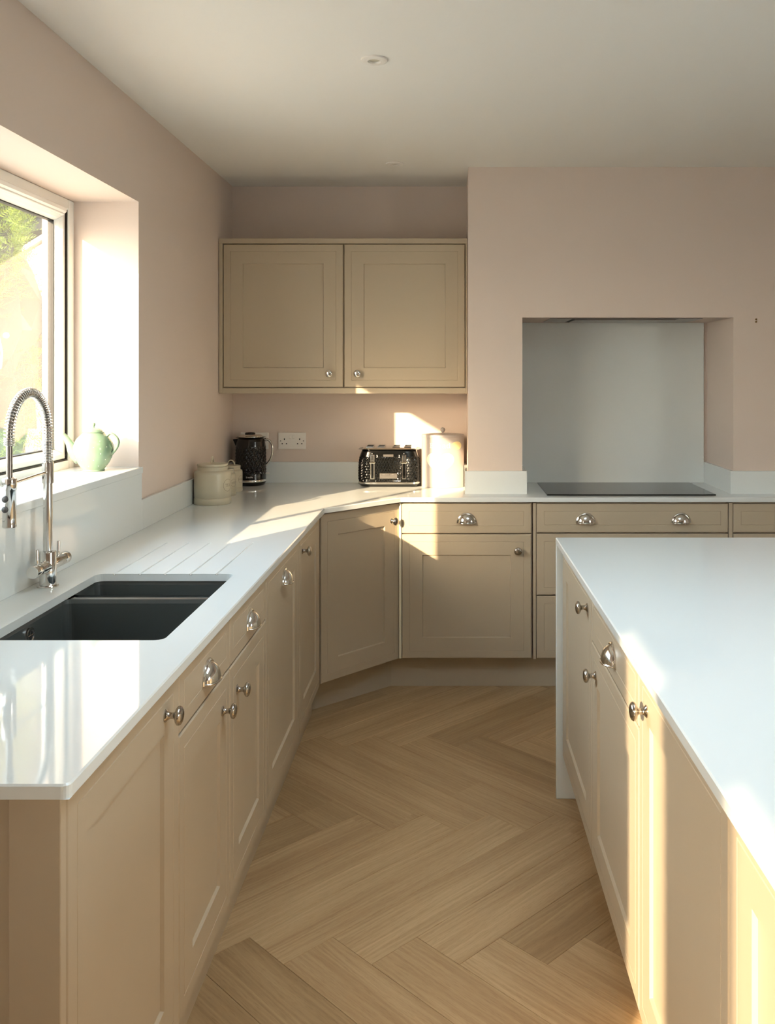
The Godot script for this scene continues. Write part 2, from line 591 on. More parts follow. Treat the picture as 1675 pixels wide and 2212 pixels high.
func cup_mesh() -> MB:
	var c := MB.new()
	var a := 0.041
	var b := 0.042
	var d := 0.026
	var nu := 28
	var nv := 10
	for shell in 2:
		var k := 1.0 if shell == 0 else 0.94
		var P := func(i: int, j: int) -> Vector3:
			var u := PI * i / nu
			var v := PI * 0.5 * j / nv
			return Vector3(a * cos(u) * cos(v), b * sin(u) * pow(cos(v), 0.8), d * sin(v)) * k + Vector3(0, 0, 0.002)
		for i in nu:
			for j in nv:
				var q: Array[Vector3] = [P.call(i, j), P.call(i + 1, j), P.call(i + 1, j + 1), P.call(i, j + 1)]
				var nn: Array[Vector3] = []
				for p in q:
					var g := Vector3(p.x / (a * a), p.y / (b * b), p.z / (d * d)).normalized()
					nn.append(g if shell == 0 else -g)
				c.squad(q[0], q[1], q[2], q[3], nn[0], nn[1], nn[2], nn[3])
	# flange round the dome
	for i in nu:
		var u0 := PI * i / nu
		var u1 := PI * (i + 1) / nu
		var prof := [[1.0, 0.0045], [1.06, 0.0062], [1.13, 0.0045], [1.17, 0.002], [1.17, 0.0]]
		for j in prof.size() - 1:
			var q: Array[Vector3] = []
			for z in [[u0, j], [u1, j], [u1, j + 1], [u0, j + 1]]:
				var r: float = prof[z[1]][0]
				q.append(Vector3(a * cos(z[0]) * r, b * sin(z[0]) * r, prof[z[1]][1]))
			c.quad(q[0], q[1], q[2], q[3], Vector3(cos(u0), sin(u0), 1.0))
	# rolled lip along the open foot of the cup
	var lip: Array[Vector3] = []
	for i in 21:
		var u := PI * i / 20.0
		lip.append(Vector3(a * 1.02 * cos(u), 0.0005, 0.003 + d * sin(u)))
	c.tube(lip, 0.0022, 8)
	return c

# fronts: ["door" | "drawer", x0, x1, y0, y1, [[kind of pull, x, y], ...]] in the cabinet's own frame, front facing +z
func cabinet(label: String, at: Vector3, turn: float, width: float, fronts: Array, depth := 0.53, top := 0.885, called := "base_cabinet", group := "base cabinets") -> Node3D:
	var t := thing(called, label, "cabinet", at, turn, group)
	part("carcass", boxed(Vector3(0.001, 0.152, -0.022 - depth), Vector3(width - 0.001, top, -0.022)), M.carcass, t)
	for f in fronts:
		var mb := MB.new()
		mb.mould(f[1], f[2], f[3], f[4], DOOR_RINGS if f[0] == "door" else DRAWER_RINGS)
		var o := part("door" if f[0] == "door" else "drawer", mb, M.paint, t)
		for h in f[5]:
			var p := part("knob" if h[0] == "knob" else "cup_pull", M.knob_mesh if h[0] == "knob" else M.cup_mesh, M.chrome if h[0] == "cup" else M.pewter, o)
			p.position = Vector3(h[1], h[2], 0.0)
	return t

func joinery() -> void:
	M.knob_mesh = knob_mesh().mesh()
	M.cup_mesh = cup_mesh().mesh()
	var H := PI / 2
	var g := 0.0016
	# ---- run under the window; the cabinet's own x grows with distance from the camera
	var X := -0.552
	var n0 := 1.304
	var w := 1.847 - n0
	cabinet("beige full-height door cabinet at the near end of the sink run, single knob", Vector3(X, 0, -n0), H, w, [["door", g, w - g, 0.153, 0.881, [["knob", 1.757 - n0, 0.82]]]])
	n0 = 1.847
	w = 2.725 - n0
	var mid := 2.275 - n0
	cabinet("beige double cabinet below the sink with two drawer fronts over two doors", Vector3(X, 0, -n0), H, w, [
		["drawer", g, mid - g, 0.747, 0.881, [["cup", 2.068 - n0, 0.785]]], ["drawer", mid + g, w - g, 0.747, 0.881, [["cup", 2.508 - n0, 0.785]]],
		["door", g, mid - g, 0.153, 0.7415, [["knob", 2.2 - n0, 0.664]]], ["door", mid + g, w - g, 0.153, 0.7415, [["knob", 2.35 - n0, 0.664]]]], 0.53, 0.64)
	n0 = 2.725
	w = 3.33 - n0
	cabinet("beige full-height appliance door with one cup pull beside the sink cabinet", Vector3(X, 0, -n0), H, w, [["door", g, w - g, 0.153, 0.881, [["cup", 3.035 - n0, 0.785]]]])
	n0 = 3.33
	w = 3.872 - n0
	cabinet("beige full-height door cabinet between the cup-pull door and the corner cabinet", Vector3(X, 0, -n0), H, w, [["door", g, w - 0.02, 0.153, 0.881, [["knob", 3.396 - n0, 0.82]]]])
	# shaker end panel of the sink run, facing the camera
	var ept := thing("end_panel", "beige end panel with an upright post closing the near end of the sink run", "panel", Vector3(0, 0, -1.283))
	part("post", boxed(Vector3(-0.626, 0.0, -0.019), Vector3(X, 0.886, 0.0), 0.0012), M.paint, ept)
	part("panel", boxed(Vector3(-1.146, 0.0, -0.019), Vector3(-0.6265, 0.886, -0.005), 0.001), M.paint, ept)
	rebase(ept, Vector3(-0.85, 0, -1.283))
	# ---- diagonal corner cabinet
	var A := Vector2(-0.552, -3.876)
	var B := Vector2(-0.2265, -4.2325)
	var dirn := (B - A).normalized()
	var nrm := Vector2(-dirn.y, dirn.x)
	var len := A.distance_to(B)
	var ct := cabinet("beige diagonal corner cabinet with one tall door and a knob", Vector3(A.x, 0, A.y), atan2(nrm.x, nrm.y), len, [["door", 0.004, len - 0.004, 0.153, 0.881, [["knob", len - 0.055, 0.803]]]], 0.30)
	ct.set_meta("label", "beige diagonal corner cabinet set across the corner, single tall door")
	# ---- back run
	var Z := -4.217
	cabinet("beige back-wall cabinet with one drawer over one wide door, right of the corner", Vector3(-0.2195, 0, Z), 0.0, 0.6115, [
		["drawer", 0.0, 0.605, 0.741, 0.879, [["cup", 0.3035, 0.789]]], ["door", 0.0, 0.605, 0.157, 0.7355, [["knob", 0.5415, 0.661]]]])
	cabinet("beige wide pan-drawer cabinet under the hob with two cup pulls on its top drawer", Vector3(0.411, 0, Z), 0.0, 0.895, [
		["drawer", 0.0, 0.895, 0.7445, 0.879, [["cup", 0.229, 0.789], ["cup", 0.6747, 0.789]]], ["drawer", 0.0, 0.895, 0.453, 0.738, [["cup", 0.229, 0.6], ["cup", 0.6747, 0.6]]], ["drawer", 0.0, 0.895, 0.157, 0.447, [["cup", 0.229, 0.3], ["cup", 0.6747, 0.3]]]])
	cabinet("beige drawer cabinet at the right edge, beyond the hob cabinet", Vector3(1.3305, 0, Z), 0.0, 0.6, [
		["drawer", 0.0, 0.6, 0.7445, 0.879, [["cup", 0.3, 0.789]]], ["door", 0.0, 0.6, 0.157, 0.738, [["knob", 0.06, 0.66]]]])
	cabinet("beige full-height door cabinet last in the back run, far right", Vector3(1.95, 0, Z), 0.0, 0.6, [["door", 0.0, 0.6, 0.157, 0.879, [["knob", 0.06, 0.8]]]])
	solid("filler_strip", boxed(Vector3(0.394, 0.152, Z - 0.5), Vector3(0.4085, 0.884, Z - 0.003), 0.0015), M.paint, "slim upright filler strip left of the hob cabinet", "trim", "upright filler strips")
	solid("filler_strip", boxed(Vector3(1.3095, 0.152, Z - 0.5), Vector3(1.328, 0.884, Z - 0.003), 0.0015), M.paint, "slim upright filler strip right of the hob cabinet", "trim", "upright filler strips")
	solid("corner_filler", boxed(Vector3(-0.2325, 0.157, Z - 0.012), Vector3(-0.2215, 0.884, Z + 0.004), 0.001), M.cream, "slim pale filler where corner cabinet meets the back run", "trim")
	# ---- plinths
	solid("plinth", boxed(Vector3(-0.616, 0, -3.95), Vector3(-0.6, 0.15, -1.302)), M.paint, "beige kickboard along the floor under the sink run", "plinth", "kickboards")
	var pa := Vector2(-0.612, -3.985)
	var pb := Vector2(-0.276, -4.3)
	var pl := MB.new()
	var pd := (pb - pa).normalized()
	var pn := Vector2(-pd.y, pd.x)
	pl.slab(PackedVector2Array([pa, pb, pb - pn * 0.016, pa - pn * 0.016]), 0.0, 0.15, 0.001)
	solid("plinth", pl, M.paint, "beige kickboard set diagonally under the corner cabinet", "plinth", "kickboards")
	solid("plinth", boxed(Vector3(-0.276, 0, -4.316), Vector3(2.55, 0.15, -4.3)), M.paint, "beige kickboard along the floor under the back run", "plinth", "kickboards")
	solid("plinth", boxed(Vector3(0.452, 0, -3.154), Vector3(0.468, 0.15, -0.4)), M.paint, "beige kickboard along the floor under the island", "plinth", "kickboards")
	# ---- wall cabinet
	var wc := thing("wall_cabinet", "beige two-door wall cabinet hung left of the chimney breast", "cabinet", Vector3(0, 0, -4.493))
	var bx := MB.new()
	bx.box(Vector3(-1.145, 1.388, -0.294), Vector3(0.09, 2.158, -0.021))
	part("carcass", bx, M.carcass, wc)
	var sr := MB.new()
	sr.box(Vector3(-1.145, 1.388, -0.022), Vector3(-1.127, 2.158, 0.0), 0.001)
	sr.box(Vector3(0.0835, 1.388, -0.022), Vector3(0.0925, 2.158, 0.0), 0.001)
	sr.box(Vector3(-1.127, 1.388, -0.022), Vector3(0.0835, 1.4155, 0.0), 0.001)
	sr.box(Vector3(-1.145, 2.135, -0.022), Vector3(0.0925, 2.16, 0.0012), 0.001)
	part("surround", sr, M.paint, wc)
	for q in [[-1.1235, -0.5273, -0.5945], [-0.5208, 0.0802, -0.454]]:
		var dm := MB.new()
		dm.mould(q[0], q[1], 1.4195, 2.131, DOOR_RINGS)
		var dd := part("door", dm, M.paint, wc)
		dd.position.z = -0.002
		part("knob", M.knob_mesh, M.chrome, dd).position = Vector3(q[2], 1.487, 0)
	rebase(wc, Vector3(-0.527, 1.388, -4.493))
	# ---- island; the cabinet's own x grows towards the camera
	X = 0.397
	var far := -3.15
	cabinet("beige full-height door cabinet at the far end of the island, in shade", Vector3(X, 0, far), -H, 0.637, [["door", g, 0.637 - g, 0.153, 0.881, [["knob", 0.567, 0.817]]]])
	cabinet("beige island cabinet with a cup-pull drawer over a knobbed door", Vector3(X, 0, -2.513), -H, 0.629, [["drawer", g, 0.629 - g, 0.747, 0.881, [["cup", 0.325, 0.787]]], ["door", g, 0.629 - g, 0.153, 0.7415, [["knob", 0.078, 0.671]]]])
	cabinet("beige full-height island door cabinet whose knob stands in the sun stripe", Vector3(X, 0, -1.884), -H, 0.604, [["door", g, 0.604 - g, 0.153, 0.881, [["knob", 0.075, 0.809]]]])
	cabinet("beige full-height island door cabinet nearest the camera, mostly blown out by sun", Vector3(X, 0, -1.28), -H, 0.6, [["door", g, 0.6 - g, 0.153, 0.881, [["knob", 0.53, 0.809]]]])

func rounded(x0: float, x1: float, z0: float, z1: float, r: float, n := 6) -> PackedVector2Array:
	var p := PackedVector2Array()
	for k in [[x1 - r, z1 - r, 0.0], [x0 + r, z1 - r, PI / 2], [x0 + r, z0 + r, PI], [x1 - r, z0 + r, PI * 1.5]]:
		for i in n + 1:
			var a: float = k[2] + PI / 2 * i / n
			p.append(Vector2(k[0] + r * cos(a), k[1] + r * sin(a)))
	return p

func worktops() -> void:
	# L-shaped worktop with the sink cut-out and the drainer grooves milled from its far rim
	var hx0 := -1.012
	var hx1 := -0.617
	var hz0 := -2.598
	var hz1 := -1.95
	var grooves := [-0.963, -0.889, -0.817, -0.743, -0.668]
	var gw := 0.0035
	var gend := -3.08
	var mid := -0.853
	var ch := 0.0028
	var wx := WALL_X + 0.001
	var wz := BACK_Z + 0.001
	# outer outline, seen from above, anticlockwise from the wall corner at the near end
	var outer := PackedVector2Array([Vector2(wx, -1.264)])
	for i in 6:
		var a := PI / 2 - PI / 2 * i / 5.0
		outer.append(Vector2(-0.532 - 0.012 + 0.012 * cos(a), -1.264 - 0.012 + 0.012 * sin(a)))
	outer.append_array([Vector2(-0.532, -3.861), Vector2(-0.224, -4.2), Vector2(3.55, -4.2), Vector2(3.55, wz), Vector2(wx, wz)])
	var ins := MB.inset(outer, ch)
	# hole outline: near right arc, near left arc, far left arc, teeth, far right arc
	var right := PackedVector2Array()
	var left := PackedVector2Array()
	var r := 0.022
	right.append(Vector2(mid, hz1))
	for i in 7:
		var a := PI / 2 - PI / 2 * i / 6.0
		right.append(Vector2(hx1 - r + r * cos(a), hz1 - r + r * sin(a)))
	for i in 7:
		var a := -PI / 2 * i / 6.0
		right.append(Vector2(hx1 - r + r * cos(a), hz0 + r + r * sin(a)))
	for k in [4, 3, 2]:
		right.append_array([Vector2(grooves[k] + gw, hz0), Vector2(grooves[k] + gw, gend), Vector2(grooves[k] - gw, gend), Vector2(grooves[k] - gw, hz0)])
	right.append(Vector2(mid, hz0))
	left.append(Vector2(mid, hz0))
	for k in [1, 0]:
		left.append_array([Vector2(grooves[k] + gw, hz0), Vector2(grooves[k] + gw, gend), Vector2(grooves[k] - gw, gend), Vector2(grooves[k] - gw, hz0)])
	for i in 7:
		var a := -PI / 2 - PI / 2 * i / 6.0
		left.append(Vector2(hx0 + r + r * cos(a), hz0 + r + r * sin(a)))
	for i in 7:
		var a := PI - PI / 2 * i / 6.0
		left.append(Vector2(hx0 + r + r * cos(a), hz1 - r + r * sin(a)))
	left.append(Vector2(mid, hz1))
	var mb := MB.new()
	var nz := ins[0].y
	var fz := ins[ins.size() - 1].y
	# right half: split line near, hole, split line far, back along the outer edge
	var pr := PackedVector2Array([Vector2(mid, nz)])
	pr.append_array(right)
	pr.append(Vector2(mid, fz))
	for i in range(ins.size() - 2, 0, -1):
		pr.append(ins[i])
	mb.cap(pr, WORKTOP, 1.0)
	var pl := PackedVector2Array([Vector2(mid, fz)])
	pl.append_array(left)
	pl.append_array([Vector2(mid, nz), ins[0], ins[ins.size() - 1]])
	mb.cap(pl, WORKTOP, 1.0)
	for i in outer.size():
		var j := (i + 1) % outer.size()
		var d := outer[j] - outer[i]
		var s := 1.0 if MB.area(outer) > 0 else -1.0
		var o := Vector2(d.y, -d.x) * s
		mb.wall(outer[i], outer[j], UNDER, WORKTOP - ch, o)
		mb.quad(Vector3(outer[i].x, WORKTOP - ch, outer[i].y), Vector3(outer[j].x, WORKTOP - ch, outer[j].y), Vector3(ins[j].x, WORKTOP, ins[j].y), Vector3(ins[i].x, WORKTOP, ins[i].y), Vector3(o.x, o.length(), o.y))
	# rim of the cut-out and the grooves
	var c := Vector2((hx0 + hx1) / 2, (hz0 + hz1) / 2)
	for loop in [right, left]:
		for i in loop.size() - 1:
			var a: Vector2 = loop[i]
			var b: Vector2 = loop[i + 1]
			if a.y < hz0 - 0.001 or b.y < hz0 - 0.001:
				continue
			var low: float = WORKTOP - (0.004 if a.distance_to(b) < gw * 2.2 and absf(a.y - hz0) < 1e-5 and absf(b.y - hz0) < 1e-5 else 0.0)
			mb.wall(a, b, UNDER, low, c - (a + b) / 2)
	for k in grooves:
		var a0 := Vector3(k - gw, WORKTOP, hz0)
		var a1 := Vector3(k + gw, WORKTOP, hz0)
		var b0 := Vector3(k - gw, WORKTOP, gend)
		var b1 := Vector3(k + gw, WORKTOP, gend)
		mb.wall(Vector2(k - gw, hz0), Vector2(k + gw, hz0), UNDER, WORKTOP - 0.0035, Vector2(0, 1))
		var f0 := Vector3(k, WORKTOP - 0.004, hz0)
		var f1 := Vector3(k, WORKTOP - 0.0015, gend)
		mb.quad(a0, b0, f1, f0, Vector3(1, 1, 0))
		mb.quad(a1, b1, f1, f0, Vector3(-1, 1, 0))
		mb.flat(b0, b1, f1, Vector3(0, 0, 1))
	# underside
	mb.quad(Vector3(wx, UNDER, -1.264), Vector3(-0.532, UNDER, -1.264), Vector3(-0.532, UNDER, hz1), Vector3(wx, UNDER, hz1), Vector3.DOWN)
	mb.quad(Vector3(-0.617, UNDER, hz1), Vector3(-0.532, UNDER, hz1), Vector3(-0.532, UNDER, -3.861), Vector3(-0.617, UNDER, -3.861), Vector3.DOWN)
	mb.quad(Vector3(-0.224, UNDER, -4.2), Vector3(3.55, UNDER, -4.2), Vector3(3.55, UNDER, wz), Vector3(-0.224, UNDER, wz), Vector3.DOWN)
	mb.quad(Vector3(-0.62, UNDER, -3.861), Vector3(-0.532, UNDER, -3.861), Vector3(-0.224, UNDER, -4.2), Vector3(-0.30, UNDER, -4.27), Vector3.DOWN)
	solid("worktop", mb, M.quartz, "polished white quartz worktop round the sink and along the back wall", "worktop")
	# island top with its waterfall end
	var it := thing("island_worktop", "white quartz island worktop with a waterfall end panel to the floor", "worktop", Vector3(0.376, 0, -3.176))
	var top := MB.new()
	top.slab(PackedVector2Array([Vector2(0, 0), Vector2(1.0, 0), Vector2(1.0, 2.8), Vector2(0, 2.8)]), UNDER, WORKTOP, ch)
	part("top", top, M.quartz, it)
	var wf := MB.new()
	wf.box(Vector3(0.0, 0.0, 0.0005), Vector3(1.0, UNDER, 0.021), 0.0015)
	part("end_panel", wf, M.quartz, it)
	solid("island_backing", boxed(Vector3(0.96, 0, -3.154), Vector3(0.978, UNDER, -0.4)), M.paint, "beige back panel of the island, on its far side from the sink", "panel")
	# upstands and splashbacks
	var us := "white quartz upstand along the "
	var ug := "quartz upstands"
	var un := BACK_Z + 0.001
	solid("splash_panel", boxed(Vector3(WALL_X + 0.001, WORKTOP, -3.333), Vector3(-1.1335, 1.119, -1.264), 0.001), M.quartz, "tall white quartz panel between the sink worktop and the window sill", "splashback")
	var sl := MB.new()
	sl.slab(PackedVector2Array([Vector2(-1.385, -3.3385), Vector2(-1.148, -3.3385), Vector2(-1.148, -3.338), Vector2(-1.1315, -3.338), Vector2(-1.1315, -1.6), Vector2(-1.1475, -1.6), Vector2(-1.1475, -1.801), Vector2(-1.385, -1.801)]), 1.1195, 1.142, 0.0015)
	solid("window_sill", sl, M.quartz, "deep white quartz window sill carrying the green teapot", "sill")
	solid("upstand", boxed(Vector3(WALL_X + 0.001, WORKTOP, un), Vector3(-1.1335, 1.02, -3.3335), 0.001), M.quartz, us + "left wall behind the stoneware canisters", "upstand", ug)
	solid("upstand", boxed(Vector3(-1.133, WORKTOP, un), Vector3(0.0775, 1.02, BACK_Z + 0.018), 0.001), M.quartz, us + "back wall behind kettle and toaster", "upstand", ug)
	solid("upstand", boxed(Vector3(0.0780, WORKTOP, un), Vector3(0.093, 1.02, -4.343), 0.001), M.quartz, us + "side of the chimney breast beside the bread bin", "upstand", ug)
	var u1 := MB.new()
	u1.slab(PackedVector2Array([Vector2(0.0780, -4.3425), Vector2(0.0780, -4.325), Vector2(0.3745, -4.325), Vector2(0.3745, un), Vector2(0.3545, un), Vector2(0.3545, -4.3425)]), WORKTOP, 1.02, 0.001)
	solid("upstand", u1, M.quartz, us + "breast pier left of the hob, turning into the alcove", "upstand", ug)
	var u2 := MB.new()
	u2.slab(PackedVector2Array([Vector2(1.369, un), Vector2(1.351, un), Vector2(1.351, -4.325), Vector2(3.55, -4.325), Vector2(3.55, -4.3425), Vector2(1.369, -4.3425)]), WORKTOP, 1.02, 0.001)
	solid("upstand", u2, M.quartz, us + "breast pier right of the hob, turning into the alcove", "upstand", ug)
	solid("splash_panel", boxed(Vector3(0.375, WORKTOP, un), Vector3(1.3505, 1.7565, BACK_Z + 0.012), 0.001), M.quartz, "tall pale splashback slab filling the back of the hob alcove", "splashback")

func sink() -> void:
	var s := thing("sink", "dark grey composite one-and-a-half bowl sink undermounted in the white worktop", "sink", Vector3(0, 0, 0))
	var bowls := [[-1.018, -0.611, -2.391, -1.943, 0.69], [-1.018, -0.611, -2.604, -2.433, 0.75]]
	for b in bowls:
		var mb := MB.new()
		var lv := [[0.0, 0.8885], [0.003, 0.878], [0.008, b[4] + 0.03], [0.016, b[4] + 0.008], [0.034, b[4]]]
		var loops: Array = []
		for q in lv:
			loops.append(rounded(b[0] + q[0], b[1] - q[0], b[2] + q[0], b[3] - q[0], 0.022))
		for i in lv.size() - 1:
			for k in loops[i].size():
				var j: int = (k + 1) % loops[i].size()
				var cc := Vector2((b[0] + b[1]) / 2, (b[2] + b[3]) / 2)
				var A: Vector2 = loops[i][k]
				var B: Vector2 = loops[i][j]
				var C: Vector2 = loops[i + 1][j]
				var D: Vector2 = loops[i + 1][k]
				var o := cc - (A + B) / 2
				mb.quad(Vector3(A.x, lv[i][1], A.y), Vector3(B.x, lv[i][1], B.y), Vector3(C.x, lv[i + 1][1], C.y), Vector3(D.x, lv[i + 1][1], D.y), Vector3(o.x, 0.05, o.y))
		mb.cap(loops[lv.size() - 1], b[4], 1.0)
		part("bowl", mb, M.sink, s)
		var dr := MB.new()
		dr.lathe([Vector2(0.0, 0.004), Vector2(0.03, 0.004), Vector2(0.034, 0.007), Vector2(0.042, 0.004), Vector2(0.043, 0.0)], 28, Transform3D(Basis.IDENTITY, Vector3((b[0] + b[1]) / 2, b[4], (b[2] + b[3]) / 2)))
		part("drain", dr, M.steel, s)
	part("divider", boxed(Vector3(-1.016, 0.70, -2.434), Vector3(-0.613, 0.8855, -2.390), 0.006), M.sink_rim, s)
	# overflow on the wall side of the big bowl
	var ov := MB.new()
	var xf := Transform3D(Basis(Vector3(0, 0, 1), -PI / 2), Vector3(-1.0145, 0.853, -2.18))
	ov.lathe([Vector2(0.013, 0.0), Vector2(0.013, 0.004), Vector2(0.016, 0.006), Vector2(0.020, 0.005), Vector2(0.021, 0.0)], 24, xf)
	ov.tube([Vector3(-1.011, 0.853, -2.194), Vector3(-1.011, 0.853, -2.166)], 0.002, 6)
	ov.tube([Vector3(-1.011, 0.839, -2.18), Vector3(-1.011, 0.867, -2.18)], 0.002, 6)
	part("overflow", ov, M.chrome, s)
	rebase(s, Vector3(-0.815, 0.69, -2.27))

func tap() -> void:
	var t := thing("mixer_tap", "chrome spring-neck mixer tap with pull-down spray standing behind the sink", "tap", Vector3(-1.083, WORKTOP, -2.4375))
	var b := MB.new()
	b.lathe([Vector2(0.0, 0.0), Vector2(0.0275, 0.0), Vector2(0.0285, 0.002), Vector2(0.0275, 0.006), Vector2(0.0215, 0.0075), Vector2(0.0215, 0.094), Vector2(0.0205, 0.0965), Vector2(0.012, 0.0985), Vector2(0.0, 0.0985)], 36)
	part("body", b, M.chrome, t)
	var v := MB.new()
	var zx := Transform3D(Basis(Vector3(1, 0, 0), PI / 2), Vector3(0, 0.058, -0.115))
	v.lathe([Vector2(0.0, 0.0), Vector2(0.0158, 0.0), Vector2(0.0168, 0.0015), Vector2(0.0168, 0.033), Vector2(0.0162, 0.034), Vector2(0.0168, 0.035), Vector2(0.0168, 0.170), Vector2(0.0162, 0.171), Vector2(0.0168, 0.172), Vector2(0.0168, 0.205), Vector2(0.0158, 0.2065), Vector2(0.0, 0.2065)], 32, zx)
	part("valve", v, M.chrome, t)
	for z in [0.064, -0.066]:
		var l := MB.new()
		l.lathe([Vector2(0.0, 0.0), Vector2(0.0042, 0.0), Vector2(0.0042, 0.046), Vector2(0.0036, 0.048), Vector2(0.0, 0.048)], 16, Transform3D(Basis.IDENTITY, Vector3(0, 0.065, z)))
		part("lever", l, M.chrome, t)
	var c := MB.new()
	c.lathe([Vector2(0.0118, 0.095), Vector2(0.0118, 0.281), Vector2(0.0148, 0.281), Vector2(0.0148, 0.337), Vector2(0.009, 0.338)], 28)
	part("column", c, M.chrome, t)
	# spring neck: out along the arch in the plane of the wall, then down to the spray
	var path: Array[Vector3] = []
	for i in 6:
		path.append(Vector3(0, 0.337 + 0.083 * i / 6.0, 0))
	for i in 33:
		var a := PI * i / 32.0
		path.append(Vector3(0, 0.42 + 0.107 * sin(a), 0.107 - 0.107 * cos(a)))
	path.append(Vector3(0, 0.398, 0.214))
	var hose: Array[Vector3] = path.duplicate()
	hose.append(Vector3(0, 0.318, 0.214))
	var hm := MB.new()
	hm.tube(hose, 0.0075, 12)
	part("hose", hm, M.steel, t)
	var cum := [0.0]
	for i in path.size() - 1:
		cum.append(cum[i] + path[i].distance_to(path[i + 1]))
	var total: float = cum[cum.size() - 1]
	var coil: Array[Vector3] = []
	var s := 0.0
	var ph := 0.0
	var k := 0
	while s < total:
		while k < path.size() - 2 and cum[k + 1] < s:
			k += 1
		var f: float = (s - cum[k]) / (cum[k + 1] - cum[k])
		var p := path[k].lerp(path[k + 1], f)
		var d := (path[k + 1] - path[k]).normalized()
		var u := Vector3(1, 0, 0)
		var w := u.cross(d)
		coil.append(p + (u * cos(ph) + w * sin(ph)) * 0.0118)
		var pitch := 0.0042 if s < 0.07 or s > total - 0.02 else 0.0082
		ph += TAU / 12.0
		s += pitch / 12.0
	var cm := MB.new()
	cm.tube(coil, 0.00165, 6)
	part("spring", cm, M.chrome, t)
	var arm := MB.new()
	arm.tube([Vector3(0, 0.311, 0.012), Vector3(0, 0.304, 0.2)], 0.0042, 12)
	part("holder_arm", arm, M.chrome, t)
	var sp := MB.new()
	var at := Transform3D(Basis.IDENTITY, Vector3(0, 0, 0.214))
	sp.lathe([Vector2(0.0, 0.322), Vector2(0.009, 0.322), Vector2(0.0165, 0.318), Vector2(0.0172, 0.316), Vector2(0.0172, 0.290), Vector2(0.0158, 0.288), Vector2(0.0158, 0.205), Vector2(0.0165, 0.199), Vector2(0.015, 0.197), Vector2(0.0, 0.199)], 28, at)
	var head := part("spray_head", sp, M.chrome, t)
	for y in [0.268, 0.243]:
		var bt := MB.new()
		bt.lathe([Vector2(0.0, 0.0045), Vector2(0.005, 0.004), Vector2(0.0078, 0.0018), Vector2(0.0082, -0.004)], 18, Transform3D(Basis(Vector3(1, 0, 0), PI / 2), Vector3(-0.003, y, 0.214 + 0.0155)))
		part("button", bt, M.rubber, head)

# wraps a flat mesh (x right, y up) round an upright elliptic cylinder: x becomes arc length about the given bearing
func wrapped(m: Mesh, a: float, b: float, bearing: float, y: float, lift: float) -> ArrayMesh:
	var src: Array = m.surface_get_arrays(0)
	var vs: PackedVector3Array = src[Mesh.ARRAY_VERTEX]
	var ix = src[Mesh.ARRAY_INDEX]
	var mb := MB.new()
	var order: Array = range(vs.size())
	if ix != null and ix.size() > 0:
		order = Array(ix)
	var pos := PackedVector3Array()
	var nor := PackedVector3Array()
	for p in vs:
		var th := bearing + p.x / sqrt(a * b)
		var n := Vector3(sin(th) / a, 0, cos(th) / b).normalized()
		pos.append(Vector3(a * sin(th), y + p.y, b * cos(th)) + n * (lift + p.z))
		nor.append(n)
	for k in range(0, order.size() - 2, 3):
		var i0: int = order[k]
		var i1: int = order[k + 1]
		var i2: int = order[k + 2]
		mb.tri(pos[i0], pos[i1], pos[i2], nor[i0], nor[i1], nor[i2])
	return mb.mesh()

func text(s: String, height: float, serif := false, italic := false) -> TextMesh:
	var f := SystemFont.new()
	f.font_names = PackedStringArray(["Droid Serif" if serif else "Droid Sans"])
	f.font_italic = italic
	var m := TextMesh.new()
	m.text = s
	m.font = f
	m.font_size = 32
	m.pixel_size = height / 32.0
	m.depth = 0.0
	m.curve_step = 2.0
	return m

func flat_shape(poly: PackedVector2Array, fine := 0.006) -> ArrayMesh:
	# cut into strips so that it can be bent
	var mb := MB.new()
	var lo := INF
	var hi := -INF
	for p in poly:
		lo = minf(lo, p.x)
		hi = maxf(hi, p.x)
	var x := lo
	while x < hi:
		var strip := PackedVector2Array([Vector2(x, -1), Vector2(x + fine, -1), Vector2(x + fine, 1), Vector2(x, 1)])
		for q in Geometry2D.intersect_polygons(poly, strip):
			var ix := Geometry2D.triangulate_polygon(q)
			for k in range(0, ix.size(), 3):
				mb.flat(Vector3(q[ix[k]].x, q[ix[k]].y, 0), Vector3(q[ix[k + 1]].x, q[ix[k + 1]].y, 0), Vector3(q[ix[k + 2]].x, q[ix[k + 2]].y, 0), Vector3(0, 0, 1))
		x += fine
	return mb.mesh()

func ring_shape(r0: float, r1: float, n := 48) -> ArrayMesh:
	var mb := MB.new()
	for i in n:
		var a := TAU * i / n
		var b := TAU * (i + 1) / n
		mb.quad(Vector3(cos(a) * r0, sin(a) * r0, 0), Vector3(cos(b) * r0, sin(b) * r0, 0), Vector3(cos(b) * r1, sin(b) * r1, 0), Vector3(cos(a) * r1, sin(a) * r1, 0), Vector3(0, 0, 1))
	return mb.mesh()

